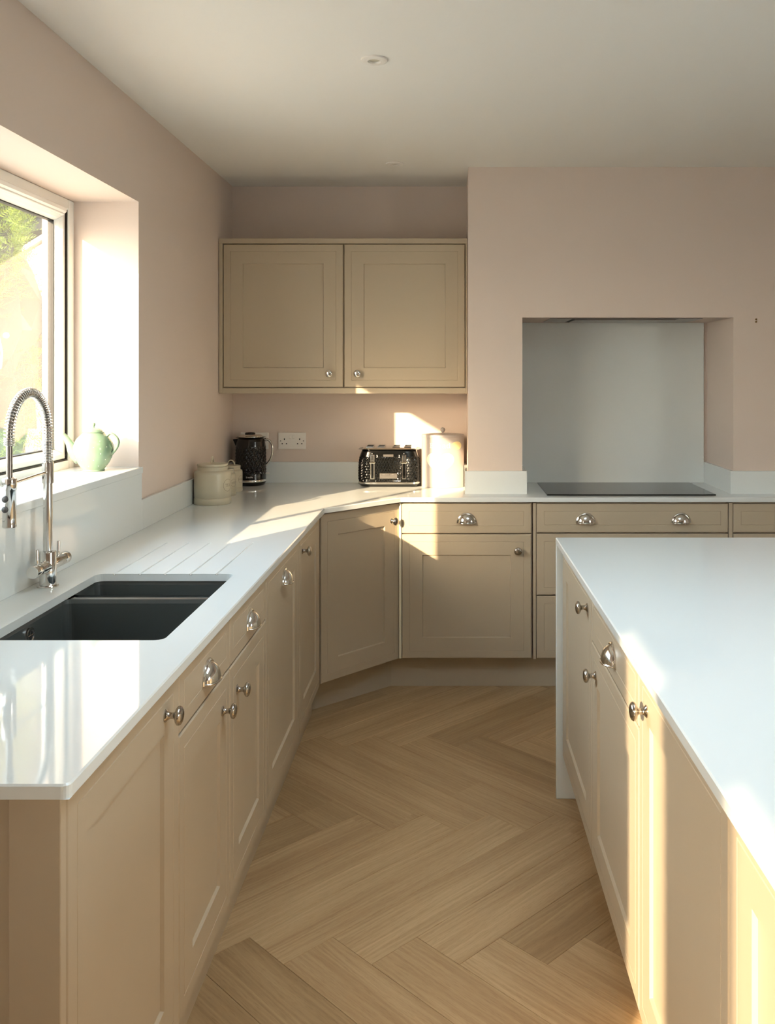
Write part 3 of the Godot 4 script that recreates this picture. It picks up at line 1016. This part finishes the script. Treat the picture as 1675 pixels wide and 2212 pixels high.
func canister(label: String, at: Vector3, r: float, h: float, turn: float, word: String, loop_turn: float) -> void:
	var t := thing("canister", label, "canister", at, 0.0, "stoneware storage canisters")
	var k := h / 0.178
	var b := MB.new()
	b.lathe([Vector2(0.0, 0.0), Vector2(r * 0.965, 0.0), Vector2(r, 0.004 * k), Vector2(r, 0.025 * k), Vector2(r * 0.985, 0.028 * k), Vector2(r * 0.965, 0.0295 * k), Vector2(r * 0.985, 0.032 * k), Vector2(r * 0.99, 0.06 * k), Vector2(r * 0.985, 0.132 * k), Vector2(r * 0.965, 0.1405 * k), Vector2(r * 0.91, 0.146 * k), Vector2(r * 0.82, 0.148 * k), Vector2(r * 0.80, 0.150 * k), Vector2(r * 0.80, 0.1645 * k), Vector2(r * 0.75, 0.165 * k), Vector2(0.0, 0.166 * k)], 56)
	part("jar", b, M.stoneware, t)
	var l := MB.new()
	l.lathe([Vector2(r * 0.76, 0.165 * k), Vector2(r * 0.76, 0.1675 * k), Vector2(r * 0.82, 0.1678 * k), Vector2(r * 0.828, 0.1725 * k), Vector2(r * 0.81, 0.1765 * k), Vector2(r * 0.7, 0.1785 * k), Vector2(r * 0.4, 0.181 * k), Vector2(0.0, 0.183 * k)], 56)
	var lid := part("lid", l, M.stoneware, t)
	var hp: Array[Vector3] = []
	for i in 17:
		var a := PI * i / 16.0
		hp.append(Vector3(cos(a) * 0.017, h * 1.01 + sin(a) * 0.023, 0).rotated(Vector3.UP, loop_turn))
	var hm := MB.new()
	hm.tube(hp, 0.0042, 12, true, Vector2(1.9, 0.75))
	part("handle", hm, M.stoneware, lid)
	var rr := r * 0.985
	var y := h * 0.475
	var e := part("emblem", wrapped(ring_shape(r * 0.32, r * 0.335), rr, rr, turn, y, 0.0005), M.stoneline, t, "stamped dark ring")
	part("lettering", wrapped(text(word, r * 0.2, true), rr, rr, turn, y, 0.0005), M.stoneline, e)

func crockery() -> void:
	canister("large cream stoneware canister with loop handle, nearest on the worktop", Vector3(-1.0515, WORKTOP, -4.016), 0.0815, 0.178, 1.2, "TEA", PI / 2)
	canister("small cream stoneware canister in the middle, half hidden by the large one", Vector3(-1.069, WORKTOP, -4.294), 0.056, 0.127, 1.15, "COFFEE", 0.0)
	canister("small cream stoneware canister at the back, next to the black kettle", Vector3(-1.071, WORKTOP, -4.437), 0.056, 0.127, 1.25, "SUGAR", 0.0)
	# ---- teapot
	var t := thing("teapot", "pale green dotted china teapot standing on the window sill", "teapot", Vector3(-1.262, 1.142, -3.205))
	var b := MB.new()
	var prof := [Vector2(0.0, 0.0), Vector2(0.037, 0.0), Vector2(0.039, 0.002), Vector2(0.0375, 0.006), Vector2(0.043, 0.014), Vector2(0.053, 0.028), Vector2(0.062, 0.046), Vector2(0.0675, 0.066), Vector2(0.0685, 0.082), Vector2(0.065, 0.099), Vector2(0.057, 0.114), Vector2(0.047, 0.125), Vector2(0.0395, 0.131), Vector2(0.037, 0.135), Vector2(0.0385, 0.1375), Vector2(0.034, 0.1385)]
	b.lathe(prof, 56)
	part("body", b, M.celadon, t)
	var l := MB.new()
	l.lathe([Vector2(0.0345, 0.1385), Vector2(0.033, 0.141), Vector2(0.027, 0.147), Vector2(0.016, 0.1525), Vector2(0.006, 0.1545), Vector2(0.0, 0.155)], 40)
	var lid := part("lid", l, M.celadon, t)
	var kn := MB.new()
	kn.lathe([Vector2(0.0035, 0.153), Vector2(0.0035, 0.157), Vector2(0.0065, 0.161), Vector2(0.0072, 0.1655), Vector2(0.005, 0.1695), Vector2(0.0, 0.171)], 20)
	part("lid_knob", kn, M.celadon, lid)
	var sp := MB.new()
	sp.tube([Vector3(-0.046, 0.045, 0), Vector3(-0.063, 0.058, 0), Vector3(-0.076, 0.077, 0), Vector3(-0.085, 0.097, 0), Vector3(-0.097, 0.115, 0), Vector3(-0.110, 0.128, 0)], [0.026, 0.0235, 0.0185, 0.0135, 0.0105, 0.0095], 20)
	part("spout", sp, M.celadon, t)
	var cv := Curve3D.new()
	cv.add_point(Vector3(0.046, 0.119, 0), Vector3.ZERO, Vector3(0.012, 0.02, 0))
	cv.add_point(Vector3(0.082, 0.118, 0), Vector3(-0.015, 0.016, 0), Vector3(0.014, -0.018, 0))
	cv.add_point(Vector3(0.064, 0.058, 0), Vector3(0.02, 0.022, 0), Vector3.ZERO)
	var hp: Array[Vector3] = []
	for p in cv.tessellate_even_length(4, 0.004):
		hp.append(p)
	var hm := MB.new()
	hm.tube(hp, 0.0058, 12, true, Vector2(1.3, 0.85))
	part("handle", hm, M.celadon, t)
	var rng := RandomNumberGenerator.new()
	rng.seed = 9
	var dm := MB.new()
	var rows := [0.02, 0.042, 0.064, 0.087, 0.108]
	for j in rows.size():
		for i in 9:
			var th := TAU * (i + 0.5 * (j % 2)) / 9.0 + 0.15
			var y: float = rows[j]
			var r := 0.0
			var sl := 0.0
			for k in prof.size() - 1:
				if prof[k].y <= y and prof[k + 1].y >= y and prof[k + 1].y > prof[k].y:
					var f: float = (y - prof[k].y) / (prof[k + 1].y - prof[k].y)
					r = lerpf(prof[k].x, prof[k + 1].x, f)
					sl = (prof[k].x - prof[k + 1].x) / (prof[k + 1].y - prof[k].y)
			var n := Vector3(cos(th), sl, sin(th)).normalized()
			var bs := Basis(n.cross(Vector3.UP).normalized().cross(n).normalized(), n, n.cross(Vector3.UP).normalized())
			dm.lathe([Vector2(0.0016, -0.0006), Vector2(0.0013, 0.0003), Vector2(0.0, 0.0005)], 10, Transform3D(bs, Vector3(r * cos(th), y, r * sin(th))))
	part("polka_dots", dm, M.dots, t, "white raised dots")

# smooth body of revolution or superellipse with a quilted diamond relief
func quilted(half_w: float, half_d: float, power: float, prof: Array, y0: float, y1: float, nu: int, nv: int, amp: float, mask: Callable) -> MB:
	var mb := MB.new()
	# outline sampled at equal steps of its length, so that every diamond has the same width
	var fine := PackedVector2Array()
	var along := PackedFloat32Array([0.0])
	for i in 1441:
		var a := TAU * i / 1440.0
		var e := 2.0 / power
		fine.append(Vector2(signf(sin(a)) * pow(absf(sin(a)), e) * half_w, signf(cos(a)) * pow(absf(cos(a)), e) * half_d))
		if i > 0:
			along.append(along[i - 1] + fine[i].distance_to(fine[i - 1]))
	var outline := PackedVector2Array()
	var at := 0
	for i in nu * 4 + 1:
		var want := along[1440] * i / (nu * 4.0)
		while at < 1439 and along[at + 1] < want:
			at += 1
		outline.append(fine[at].lerp(fine[at + 1], clampf((want - along[at]) / maxf(1e-7, along[at + 1] - along[at]), 0.0, 1.0)))
	var P := func(i: int, j: float, relief: bool) -> Vector3:
		var base := outline[i]

		var y := lerpf(y0, y1, j)
		var k := 1.0
		for q in prof.size() - 1:
			if y >= prof[q].y and y <= prof[q + 1].y:
				k = lerpf(prof[q].x, prof[q + 1].x, (y - prof[q].y) / maxf(1e-6, prof[q + 1].y - prof[q].y))
		var p := base * k
		if relief:
			var u := i / 4.0
			var w := j * nv
			var d := minf(absf(fposmod(u + w * 0.5, 1.0) - 0.5), absf(fposmod(u - w * 0.5, 1.0) - 0.5)) * 2.0
			var m: float = mask.call(base, y)
			p += p.normalized() * (d - 0.5) * amp * m
		return Vector3(p.x, y, p.y)
	var steps := nv * 4
	for i in nu * 4:
		for j in steps:
			var a: Vector3 = P.call(i, float(j) / steps, true)
			var b: Vector3 = P.call(i + 1, float(j) / steps, true)
			var c: Vector3 = P.call(i + 1, float(j + 1) / steps, true)
			var d: Vector3 = P.call(i, float(j + 1) / steps, true)
			var o := Vector3(a.x, 0, a.z)
			if (i + j) % 2 == 0:
				mb.flat(a, b, c, o)
				mb.flat(a, c, d, o)
			else:
				mb.flat(a, b, d, o)
				mb.flat(b, c, d, o)
	return mb

func loft(half_w: float, half_d: float, power: float, prof: Array, n := 72) -> MB:
	# stacked superellipses: prof holds (scale of the outline minus a fixed step, height)
	var mb := MB.new()
	var R := func(i: int, q: Vector2) -> Vector3:
		var th := TAU * i / n
		var e := 2.0 / power
		return Vector3(signf(sin(th)) * pow(absf(sin(th)), e) * (half_w - q.x), q.y, signf(cos(th)) * pow(absf(cos(th)), e) * (half_d - q.x))
	for k in prof.size() - 1:
		for i in n:
			var a: Vector3 = R.call(i, prof[k])
			var b: Vector3 = R.call(i + 1, prof[k])
			var c: Vector3 = R.call(i + 1, prof[k + 1])
			var d: Vector3 = R.call(i, prof[k + 1])
			var out: Vector3 = Vector3(a.x, 0, a.z).normalized() * (prof[k + 1].y - prof[k].y) + Vector3(0, prof[k + 1].x - prof[k].x, 0)
			mb.quad(a, b, c, d, out)
	var z: Vector2 = prof[prof.size() - 1]
	for i in n:
		mb.flat(Vector3(0, z.y, 0), R.call(i, z), R.call(i + 1, z), Vector3.UP)
	return mb

func appliances() -> void:
	# ---- kettle
	var t := thing("kettle", "glossy black quilted kettle with chrome trim in the back left corner", "kettle", Vector3(-1.028, WORKTOP, -4.686))
	var bs := MB.new()
	bs.lathe([Vector2(0.0, 0.0), Vector2(0.066, 0.0), Vector2(0.070, 0.003), Vector2(0.078, 0.016), Vector2(0.079, 0.019), Vector2(0.0, 0.02)], 48)
	part("base", bs, M.black, t)
	var cr := MB.new()
	cr.lathe([Vector2(0.078, 0.019), Vector2(0.0795, 0.021), Vector2(0.0795, 0.029), Vector2(0.078, 0.031)], 48)
	part("trim_band", cr, M.chrome, t)
	var prof := [Vector2(1.0, 0.031), Vector2(0.995, 0.12), Vector2(0.975, 0.2), Vector2(0.93, 0.228), Vector2(0.82, 0.248)]
	var body := quilted(0.078, 0.078, 2.0, prof, 0.031, 0.248, 28, 13, 0.0034, func(_at: Vector2, y: float) -> float: return smoothstep(0.055, 0.07, y) * (1.0 - smoothstep(0.185, 0.21, y)))
	body.lathe([Vector2(0.064, 0.248), Vector2(0.058, 0.253), Vector2(0.0, 0.254)], 48)
	# beak
	var bk := [Vector3(-0.074, 0.168, 0), Vector3(-0.077, 0.198, 0), Vector3(-0.094, 0.236, 0)]
	for s in [-1.0, 1.0]:
		body.quad(bk[0], bk[1], Vector3(-0.067, 0.215, s * 0.03), Vector3(-0.072, 0.175, s * 0.02), Vector3(-0.4, 0, s))
		body.quad(bk[1], bk[2], Vector3(-0.055, 0.243, s * 0.03), Vector3(-0.067, 0.215, s * 0.03), Vector3(-0.4, 0, s))
	body.flat(bk[2], Vector3(-0.055, 0.243, 0.03), Vector3(-0.055, 0.243, -0.03), Vector3.UP)
	part("body", body, M.black, t)
	var ld := MB.new()
	ld.lathe([Vector2(0.062, 0.2495), Vector2(0.062, 0.253), Vector2(0.055, 0.259), Vector2(0.046, 0.262), Vector2(0.0, 0.2625)], 48)
	var lid := part("lid", ld, M.chrome, t)
	var lk := MB.new()
	lk.lathe([Vector2(0.026, 0.262), Vector2(0.027, 0.268), Vector2(0.022, 0.2725), Vector2(0.0, 0.2735)], 32, Transform3D(Basis.IDENTITY, Vector3(-0.004, 0, 0)))
	part("lid_knob", lk, M.black, lid)
	var hc := Curve3D.new()
	hc.add_point(Vector3(0.072, 0.236, 0.0), Vector3.ZERO, Vector3(0.022, 0.006, 0))
	hc.add_point(Vector3(0.114, 0.19, 0.0), Vector3(-0.001, 0.028, 0), Vector3(0.001, -0.035, 0))
	hc.add_point(Vector3(0.078, 0.103, 0.0), Vector3(0.026, 0.02, 0), Vector3.ZERO)
	var hp: Array[Vector3] = []
	for p in hc.tessellate_even_length(4, 0.006):
		hp.append(p)
	var hm := MB.new()
	hm.tube(hp, 0.0068, 12, true, Vector2(1.5, 0.9))
	part("handle", hm, M.chrome, t)
	var sw := boxed(Vector3(0.077, 0.058, -0.006), Vector3(0.096, 0.064, 0.006), 0.002)
	part("switch", sw, M.plastic, t)
	part("lettering", wrapped(text("Breville", 0.0105), 0.0785, 0.0785, 0.12, 0.047, 0.0012), M.ink, t)
	# ---- toaster
	var q := thing("toaster", "glossy black quilted four-slice toaster with chrome trim against the back wall", "toaster", Vector3(-0.306, WORKTOP, -4.662))
	var hw := 0.158
	var hd := 0.09
	part("base", loft(hw, hd, 5.0, [Vector2(0.02, 0.0), Vector2(0.012, 0.003), Vector2(0.003, 0.014), Vector2(0.0, 0.016)]), M.black, q)
	part("trim_band", loft(hw, hd, 5.0, [Vector2(0.001, 0.016), Vector2(-0.0012, 0.018), Vector2(-0.0012, 0.0255), Vector2(0.001, 0.0275)]), M.chrome, q)
	var tp := [Vector2(0.985, 0.0275), Vector2(0.995, 0.06), Vector2(0.985, 0.12), Vector2(0.955, 0.155), Vector2(0.90, 0.18), Vector2(0.86, 0.191)]
	var clear := func(p: Vector2, y: float) -> float:
		var x := p.x
		var front := p.y > 0.05
		var m := smoothstep(0.03, 0.038, y) * (1.0 - smoothstep(0.148, 0.156, y))
		if front:
			for c in [-0.082, 0.079]:
				m *= smoothstep(0.012, 0.017, absf(x - c))
			if absf(x + 0.001) < 0.05 and y > 0.042 and y < 0.076:
				m = 0.0
		return m
	part("body", quilted(hw, hd, 5.0, tp, 0.0275, 0.191, 64, 12, 0.004, clear), M.black, q)
	var top := loft(hw * 0.86, hd * 0.86, 5.0, [Vector2(-0.002, 0.189), Vector2(-0.003, 0.192), Vector2(0.0, 0.1955), Vector2(0.012, 0.2)])
	var topo := part("top_plate", top, M.chrome, q)
	for i in 4:
		var cx: float = [-0.098, -0.040, 0.038, 0.096][i]
		var sm := MB.new()
		sm.box(Vector3(cx - 0.016, 0.196, -0.055), Vector3(cx + 0.016, 0.2006, 0.055))
		part("slot", sm, M.dark, topo)
		var sr := MB.new()
		for e in [[-0.0185, -0.016, -0.0575, 0.0575], [0.016, 0.0185, -0.0575, 0.0575], [-0.016, 0.016, -0.0575, -0.055], [-0.016, 0.016, 0.055, 0.0575]]:
			sr.box(Vector3(cx + e[0], 0.197, e[2]), Vector3(cx + e[1], 0.2055, e[3]))
		part("slot_rim", sr, M.chrome, topo)
	var zf := hd + 0.0005
	for c in [-0.082, 0.079]:
		var fr := MB.new()
		for e in [[-0.0105, -0.006, 0.042, 0.166], [0.006, 0.0105, 0.042, 0.166], [-0.006, 0.006, 0.042, 0.047], [-0.006, 0.006, 0.161, 0.166], [-0.006, 0.006, 0.131, 0.14]]:
			fr.box(Vector3(c + e[0], e[2], zf - 0.012), Vector3(c + e[1], e[3], zf + 0.001), 0.0006)
		var fo := part("lever_frame", fr, M.chrome, q)
		part("lever_slot", boxed(Vector3(c - 0.006, 0.047, zf - 0.012), Vector3(c + 0.006, 0.161, zf - 0.003)), M.dark, fo)
		part("lever", boxed(Vector3(c - 0.0165, 0.1225, zf - 0.008), Vector3(c + 0.0165, 0.1305, zf + 0.014), 0.003), M.chrome, q)
		var pk := MB.new()
		pk.lathe([Vector2(0.0, 0.006), Vector2(0.003, 0.0055), Vector2(0.0042, 0.003), Vector2(0.0042, -0.006)], 14, Transform3D(Basis(Vector3(1, 0, 0), PI / 2), Vector3(c, 0.172, zf - 0.004)))
		part("dial", pk, M.chrome, q)
		var num := part("numeral", text("3" if c < 0 else "2", 0.0155), M.ink, q)
		num.position = Vector3(c + 0.024 * (1.0 if c < 0 else -1.0), 0.158, zf - 0.0025)
	part("badge", boxed(Vector3(-0.027, 0.154, zf - 0.01), Vector3(0.025, 0.169, zf - 0.0005), 0.002), M.steel, q)
	var bp := part("button_panel", boxed(Vector3(-0.047, 0.0435, zf - 0.008), Vector3(0.045, 0.0745, zf + 0.0015), 0.003), M.steel, q)
	for i in 3:
		part("button", boxed(Vector3(-0.036 + i * 0.027, 0.062, zf), Vector3(-0.022 + i * 0.027, 0.068, zf + 0.003), 0.001), M.rubber, bp)
	# ---- bread bin
	var n := thing("bread_bin", "tall oval grey bread bin with a cream heart, right of the toaster", "bread bin", Vector3(-0.031, WORKTOP, -4.624))
	var a := 0.1085
	var d := 0.08
	var sq := d / a
	var tin := MB.new()
	tin.lathe([Vector2(0.0, 0.0), Vector2(a - 0.002, 0.0), Vector2(a, 0.002), Vector2(a, 0.256), Vector2(0.0, 0.256)], 64, Transform3D.IDENTITY, sq)
	part("tin", tin, M.tin, n)
	var lm := MB.new()
	lm.lathe([Vector2(a, 0.253), Vector2(a + 0.0018, 0.254), Vector2(a + 0.0018, 0.263), Vector2(a - 0.001, 0.267), Vector2(a * 0.8, 0.270), Vector2(a * 0.3, 0.273), Vector2(0.0, 0.2735)], 64, Transform3D.IDENTITY, sq)
	var lo := part("lid", lm, M.tin, n)
	var kb := MB.new()
	kb.lathe([Vector2(0.004, 0.272), Vector2(0.0042, 0.277), Vector2(0.0085, 0.280), Vector2(0.0118, 0.287), Vector2(0.0118, 0.293), Vector2(0.008, 0.300), Vector2(0.0, 0.3025)], 24)
	part("lid_knob", kb, M.tin, lo)
	var heart := PackedVector2Array()
	for i in 48:
		var u := TAU * i / 48.0
		heart.append(Vector2(16.0 * pow(sin(u), 3.0), 13.0 * cos(u) - 5.0 * cos(2 * u) - 2.0 * cos(3 * u) - cos(4 * u)) * 0.00405)
	part("heart", wrapped(flat_shape(heart), a, d, -0.13, 0.128, 0.0006), M.cream, n)
	var ov := PackedVector2Array()
	for i in 40:
		ov.append(Vector2(cos(TAU * i / 40.0) * 0.03, sin(TAU * i / 40.0) * 0.021))
	part("sticker", wrapped(flat_shape(ov), a, d, 0.72, 0.213, 0.0006), M.sticker, n)
	part("lettering", wrapped(text("Bread", 0.034, true, true), a, d, -0.13, 0.213, 0.0008), M.cream, n)
	# ---- hob
	var hb := thing("hob", "black glass induction hob set in the worktop under the alcove", "hob", Vector3(0, WORKTOP, 0))
	var gl := MB.new()
	gl.slab(rounded(0.465, 1.266, -4.745, -4.268, 0.006, 3), 0.0003, 0.0058, 0.0015)
	part("glass", gl, M.hob, hb)
	rebase(hb, Vector3(0.865, WORKTOP, -4.5))
	# ---- extractor in the head of the alcove
	var ex := thing("extractor", "slim built-in extractor hood recessed in the alcove ceiling over the hob", "extractor", Vector3(0.862, 1.757, -4.55))
	var em := MB.new()
	for e in [[-0.37, -0.26, -0.14, 0.17], [0.26, 0.37, -0.14, 0.17], [-0.26, 0.26, 0.155, 0.17], [-0.26, 0.26, -0.14, -0.125]]:
		em.box(Vector3(e[0], -0.004, e[2]), Vector3(e[1], -0.0005, e[3]))
	part("frame", em, M.steel, ex)
	part("intake", boxed(Vector3(-0.26, -0.003, -0.125), Vector3(0.26, -0.0006, 0.155)), M.dark, ex)
	part("panel", boxed(Vector3(-0.245, -0.0085, -0.11), Vector3(0.245, -0.0035, 0.14), 0.001), M.steel, ex)

func fittings() -> void:
	# ---- sockets on the back wall
	for k in 2:
		var cx: float = [-0.8305, -1.03][k]
		var t := thing("socket", ["white double wall socket between the kettle and the toaster", "white wall socket half hidden behind the black kettle"][k], "socket", Vector3(cx, 1.131, BACK_Z), 0.0, "wall sockets")
		part("plate", boxed(Vector3(-0.0735, -0.044, 0.0005), Vector3(0.0735, 0.044, 0.0095), 0.002), M.plastic, t)
		for s in [-1.0, 1.0]:
			part("switch", boxed(Vector3(s * 0.0085 - 0.0065, 0.011, 0.008), Vector3(s * 0.0085 + 0.0065, 0.032, 0.0125), 0.0015), M.plastic, t)
			var h := MB.new()
			var ox: float = s * 0.0405
			h.box(Vector3(ox - 0.0025, 0.004, 0.009), Vector3(ox + 0.0025, 0.0135, 0.0098))
			for e in [-0.0112, 0.0112]:
				h.box(Vector3(ox + e - 0.0034, -0.0175, 0.009), Vector3(ox + e + 0.0034, -0.0125, 0.0098))
			part("pin_holes", h, M.dark, t)
			var sc := MB.new()
			sc.lathe([Vector2(0.0, 0.001), Vector2(0.003, 0.0008), Vector2(0.0035, 0.0)], 14, Transform3D(Basis(Vector3(1, 0, 0), PI / 2), Vector3(s * 0.0605, 0.0, 0.0095)))
			part("screw", sc, M.steel, t)
	# ---- recessed ceiling lights, switched off
	for k in 2:
		var at: Vector3 = [Vector3(-0.236, CEIL, -2.855), Vector3(-0.256, CEIL, -4.267)][k]
		var t := thing("downlight", ["white round recessed downlight in the middle of the ceiling, switched off", "white round recessed downlight near the back wall cabinet, switched off"][k], "downlight", at, 0.0, "ceiling downlights")
		var b := MB.new()
		b.lathe([Vector2(0.019, -0.0015), Vector2(0.021, -0.0075), Vector2(0.034, -0.0075), Vector2(0.0415, -0.005), Vector2(0.0425, -0.0004)], 40)
		part("bezel", b, M.plastic, t)
		var l := MB.new()
		l.lathe([Vector2(0.0, -0.0022), Vector2(0.012, -0.002), Vector2(0.0195, -0.001)], 32)
		part("lens", l, M.stoneware, t)
	# ---- two small brass fixings on the breast
	var f := MB.new()
	for y in [0.006, -0.006]:
		f.lathe([Vector2(0.0, 0.006), Vector2(0.003, 0.005), Vector2(0.0042, 0.0)], 12, Transform3D(Basis(Vector3(1, 0, 0), PI / 2), Vector3(1.479, 1.742 + y, -4.3428)))
	solid("wall_fixing", f, M.brass, "small brass screw fixing left in the breast wall right of the alcove", "fixing")

# ------------------------------------------------------------------ garden
func spray_tree(called: String, label: String, at: Vector3, h: float, r: float, count: int, m: Material, seed_: int) -> void:
	var t := thing(called, label, "tree", at)
	var tr := MB.new()
	tr.lathe([Vector2(0.14, 0.0), Vector2(0.09, h * 0.4), Vector2(0.02, h)], 10)
	part("trunk", tr, M.bark, t)
	var rng := RandomNumberGenerator.new()
	rng.seed = seed_
	var leaf := MB.new()
	for i in 7:
		var y := 0.03 * i
		var w := 0.05 * (1.0 - i / 8.0)
		for s in [-1.0, 1.0]:
			leaf.flat(Vector3(0, y, 0), Vector3(s * w, y + 0.035, 0.008), Vector3(0, y + 0.016, 0), Vector3(0, 0, 1))
	var mm := MultiMesh.new()
	mm.transform_format = MultiMesh.TRANSFORM_3D
	mm.mesh = leaf.mesh()
	mm.instance_count = count
	for i in count:
		var f := pow(rng.randf(), 0.8)
		var a := rng.randf() * TAU
		var rr := r * (1.0 - f * 0.75) * sqrt(rng.randf_range(0.35, 1.0)) * (0.85 + 0.25 * sin(a * 3.0 + f * 11.0))
		var p := Vector3(cos(a) * rr, 0.3 + f * (h - 0.2), sin(a) * rr)
		var d := (Vector3(cos(a), rng.randf_range(-0.3, 0.9), sin(a)) + Vector3(rng.randf() - 0.5, rng.randf() - 0.5, rng.randf() - 0.5)).normalized()
		var x := d.cross(Vector3(rng.randf() - 0.5, rng.randf(), rng.randf() - 0.5)).normalized()
		mm.set_instance_transform(i, Transform3D(Basis(x, d, x.cross(d)).scaled_local(Vector3.ONE * rng.randf_range(0.5, 0.95)), p))
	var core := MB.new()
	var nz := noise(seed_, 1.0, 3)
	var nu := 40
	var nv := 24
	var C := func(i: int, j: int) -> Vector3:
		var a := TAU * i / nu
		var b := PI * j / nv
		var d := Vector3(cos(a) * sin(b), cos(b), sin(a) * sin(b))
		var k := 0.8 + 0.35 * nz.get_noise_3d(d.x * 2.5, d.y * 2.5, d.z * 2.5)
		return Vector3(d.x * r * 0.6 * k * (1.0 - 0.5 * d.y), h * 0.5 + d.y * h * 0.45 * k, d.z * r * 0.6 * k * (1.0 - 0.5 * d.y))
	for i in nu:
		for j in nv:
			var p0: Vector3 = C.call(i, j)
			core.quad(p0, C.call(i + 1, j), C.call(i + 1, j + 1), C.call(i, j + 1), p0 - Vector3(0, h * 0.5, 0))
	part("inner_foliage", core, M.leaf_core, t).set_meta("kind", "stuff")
	var mi := MultiMeshInstance3D.new()
	mi.name = "foliage"
	mi.multimesh = mm
	mi.material_override = m
	mi.set_meta("kind", "stuff")
	t.add_child(mi)

func garden() -> void:
	struct("ground", boxed(Vector3(-30, -0.6, -30), Vector3(30, -0.21, 30)), M.paving, "pale paving outside the house")
	# rendered outbuilding with a sloping verge, seen through the window
	var g := thing("outbuilding", "sunlit cream rendered outbuilding with a sloping roof edge beyond the window", "building", Vector3(-4.9, -0.21, -9.2))
	var wl := MB.new()
	var zf := 0.0
	var a := Vector3(-2.4, 0, zf)
	wl.quad(a, Vector3(5.0, 0, zf), Vector3(5.0, 5.614, zf), Vector3(-2.4, 1.1, zf), Vector3(0, 0, 1))
	wl.quad(a + Vector3(0, 0, -3), Vector3(5.0, 0, zf - 3), Vector3(5.0, 5.614, zf - 3), Vector3(-2.4, 1.1, zf - 3), Vector3(0, 0, -1))
	wl.quad(Vector3(5.0, 0, zf), Vector3(5.0, 5.614, zf), Vector3(5.0, 5.614, zf - 3), Vector3(5.0, 0, zf - 3), Vector3(1, 0, 0))
	wl.quad(a, Vector3(-2.4, 1.1, zf), Vector3(-2.4, 1.1, zf - 3), a + Vector3(0, 0, -3), Vector3(-1, 0, 0))
	part("wall", wl, M.render, g)
	var rf := MB.new()
	rf.quad(Vector3(-2.6, 1.02, 0.12), Vector3(5.15, 5.754, 0.12), Vector3(5.15, 5.754, -3.1), Vector3(-2.6, 1.02, -3.1), Vector3(0, 1, 0))
	rf.quad(Vector3(-2.6, 0.97, 0.12), Vector3(5.15, 5.704, 0.12), Vector3(5.15, 5.754, 0.12), Vector3(-2.6, 1.02, 0.12), Vector3(0, 0, 1))
	part("roof", rf, M.render, g)
	# white railings before it
	var rl := thing("garden_railing", "white horizontal rail fence in front of the cream outbuilding", "fence", Vector3(-4.6, -0.21, -8.9))
	for y in [1.92, 1.72, 1.56]:
		part("rail", boxed(Vector3(-2.4, y - 0.05, -0.03), Vector3(2.4, y + 0.03, 0.03), 0.008), M.upvc, rl)
	for x in [-2.0, -0.5, 0.75, 2.2]:
		part("post", boxed(Vector3(x - 0.05, 0, -0.035), Vector3(x + 0.05, 1.96, 0.035), 0.008), M.upvc, rl)
	spray_tree("conifer", "yellow-green conifer at the top left, lit by the sun outside the window", Vector3(-4.15, -0.21, -7.4), 4.6, 1.35, 16000, M.leaf, 21)
	spray_tree("conifer", "dark brownish evergreen in shade behind the outbuilding roof", Vector3(-6.6, -0.21, -15.6), 9.5, 4.2, 16000, M.leaf_dark, 33)
	# globe lamp on a swan-neck bracket, just in the frame beyond the glass
	var lp := thing("garden_lamp", "small white globe lamp on a curved grey bracket outside the window", "lamp", Vector3(-1.66, 1.565, -3.36))
	var arm := MB.new()
	arm.tube([Vector3(-0.06, 0.08, 0), Vector3(-0.03, 0.075, 0), Vector3(-0.014, 0.05, 0), Vector3(-0.004, 0.0, 0), Vector3(-0.008, -0.05, 0), Vector3(-0.012, -0.06, 0)], 0.004, 10)
	part("bracket", arm, M.steel, lp)
	var gb := MB.new()
	gb.lathe([Vector2(0.0, -0.011), Vector2(0.008, -0.008), Vector2(0.011, 0.0), Vector2(0.008, 0.008), Vector2(0.0, 0.011)], 20, Transform3D(Basis.IDENTITY, Vector3(0.012, 0.064, 0)))
	part("globe", gb, M.plastic, lp)

func _ready() -> void:
	# camera: level, looking along -z, with the picture shifted left and down of the eye level
	var cam := Camera3D.new()
	cam.name = "camera"
	var near := 0.05
	var f := 1950.0
	cam.set_frustum(2212.0 / f * near, Vector2((837.5 - 970.0) / f * near, -(1106.0 - 808.0) / f * near), near, 100.0)
	cam.position = Vector3(0, 1.485, 0)
	add_child(cam)
	cam.make_current()
	var env := Environment.new()
	env.background_mode = Environment.BG_SKY
	var sky := Sky.new()
	var sm := ProceduralSkyMaterial.new()
	sm.sky_top_color = Color(0.66, 0.745, 0.81)
	sm.sky_horizon_color = Color(0.93, 0.90, 0.82)
	sm.ground_bottom_color = Color(0.55, 0.52, 0.47)
	sm.ground_horizon_color = Color(0.8, 0.79, 0.76)
	sm.sky_energy_multiplier = 1.0
	sm.sun_angle_max = 30.0
	sm.sun_curve = 0.3
	sky.sky_material = sm
	env.sky = sky
	env.background_energy_multiplier = 16.0
	env.tonemap_mode = Environment.TONE_MAPPER_LINEAR
	env.tonemap_exposure = 1.16
	env.sdfgi_enabled = true
	env.ssao_enabled = true
	env.ssil_enabled = true
	var we := WorldEnvironment.new()
	we.name = "world_environment"
	we.environment = env
	add_child(we)
	var sun := DirectionalLight3D.new()
	sun.name = "sun"
	sun.light_color = Color(1.0, 0.895, 0.74)
	sun.light_energy = 5.3
	sun.light_angular_distance = 0.6
	sun.shadow_enabled = true
	add_child(sun)
	sun.look_at_from_position(Vector3.ZERO, SUN_WAY, Vector3.UP)
	materials()
	room()
	joinery()
	worktops()
	sink()
	tap()
	appliances()
	crockery()
	fittings()
	garden()
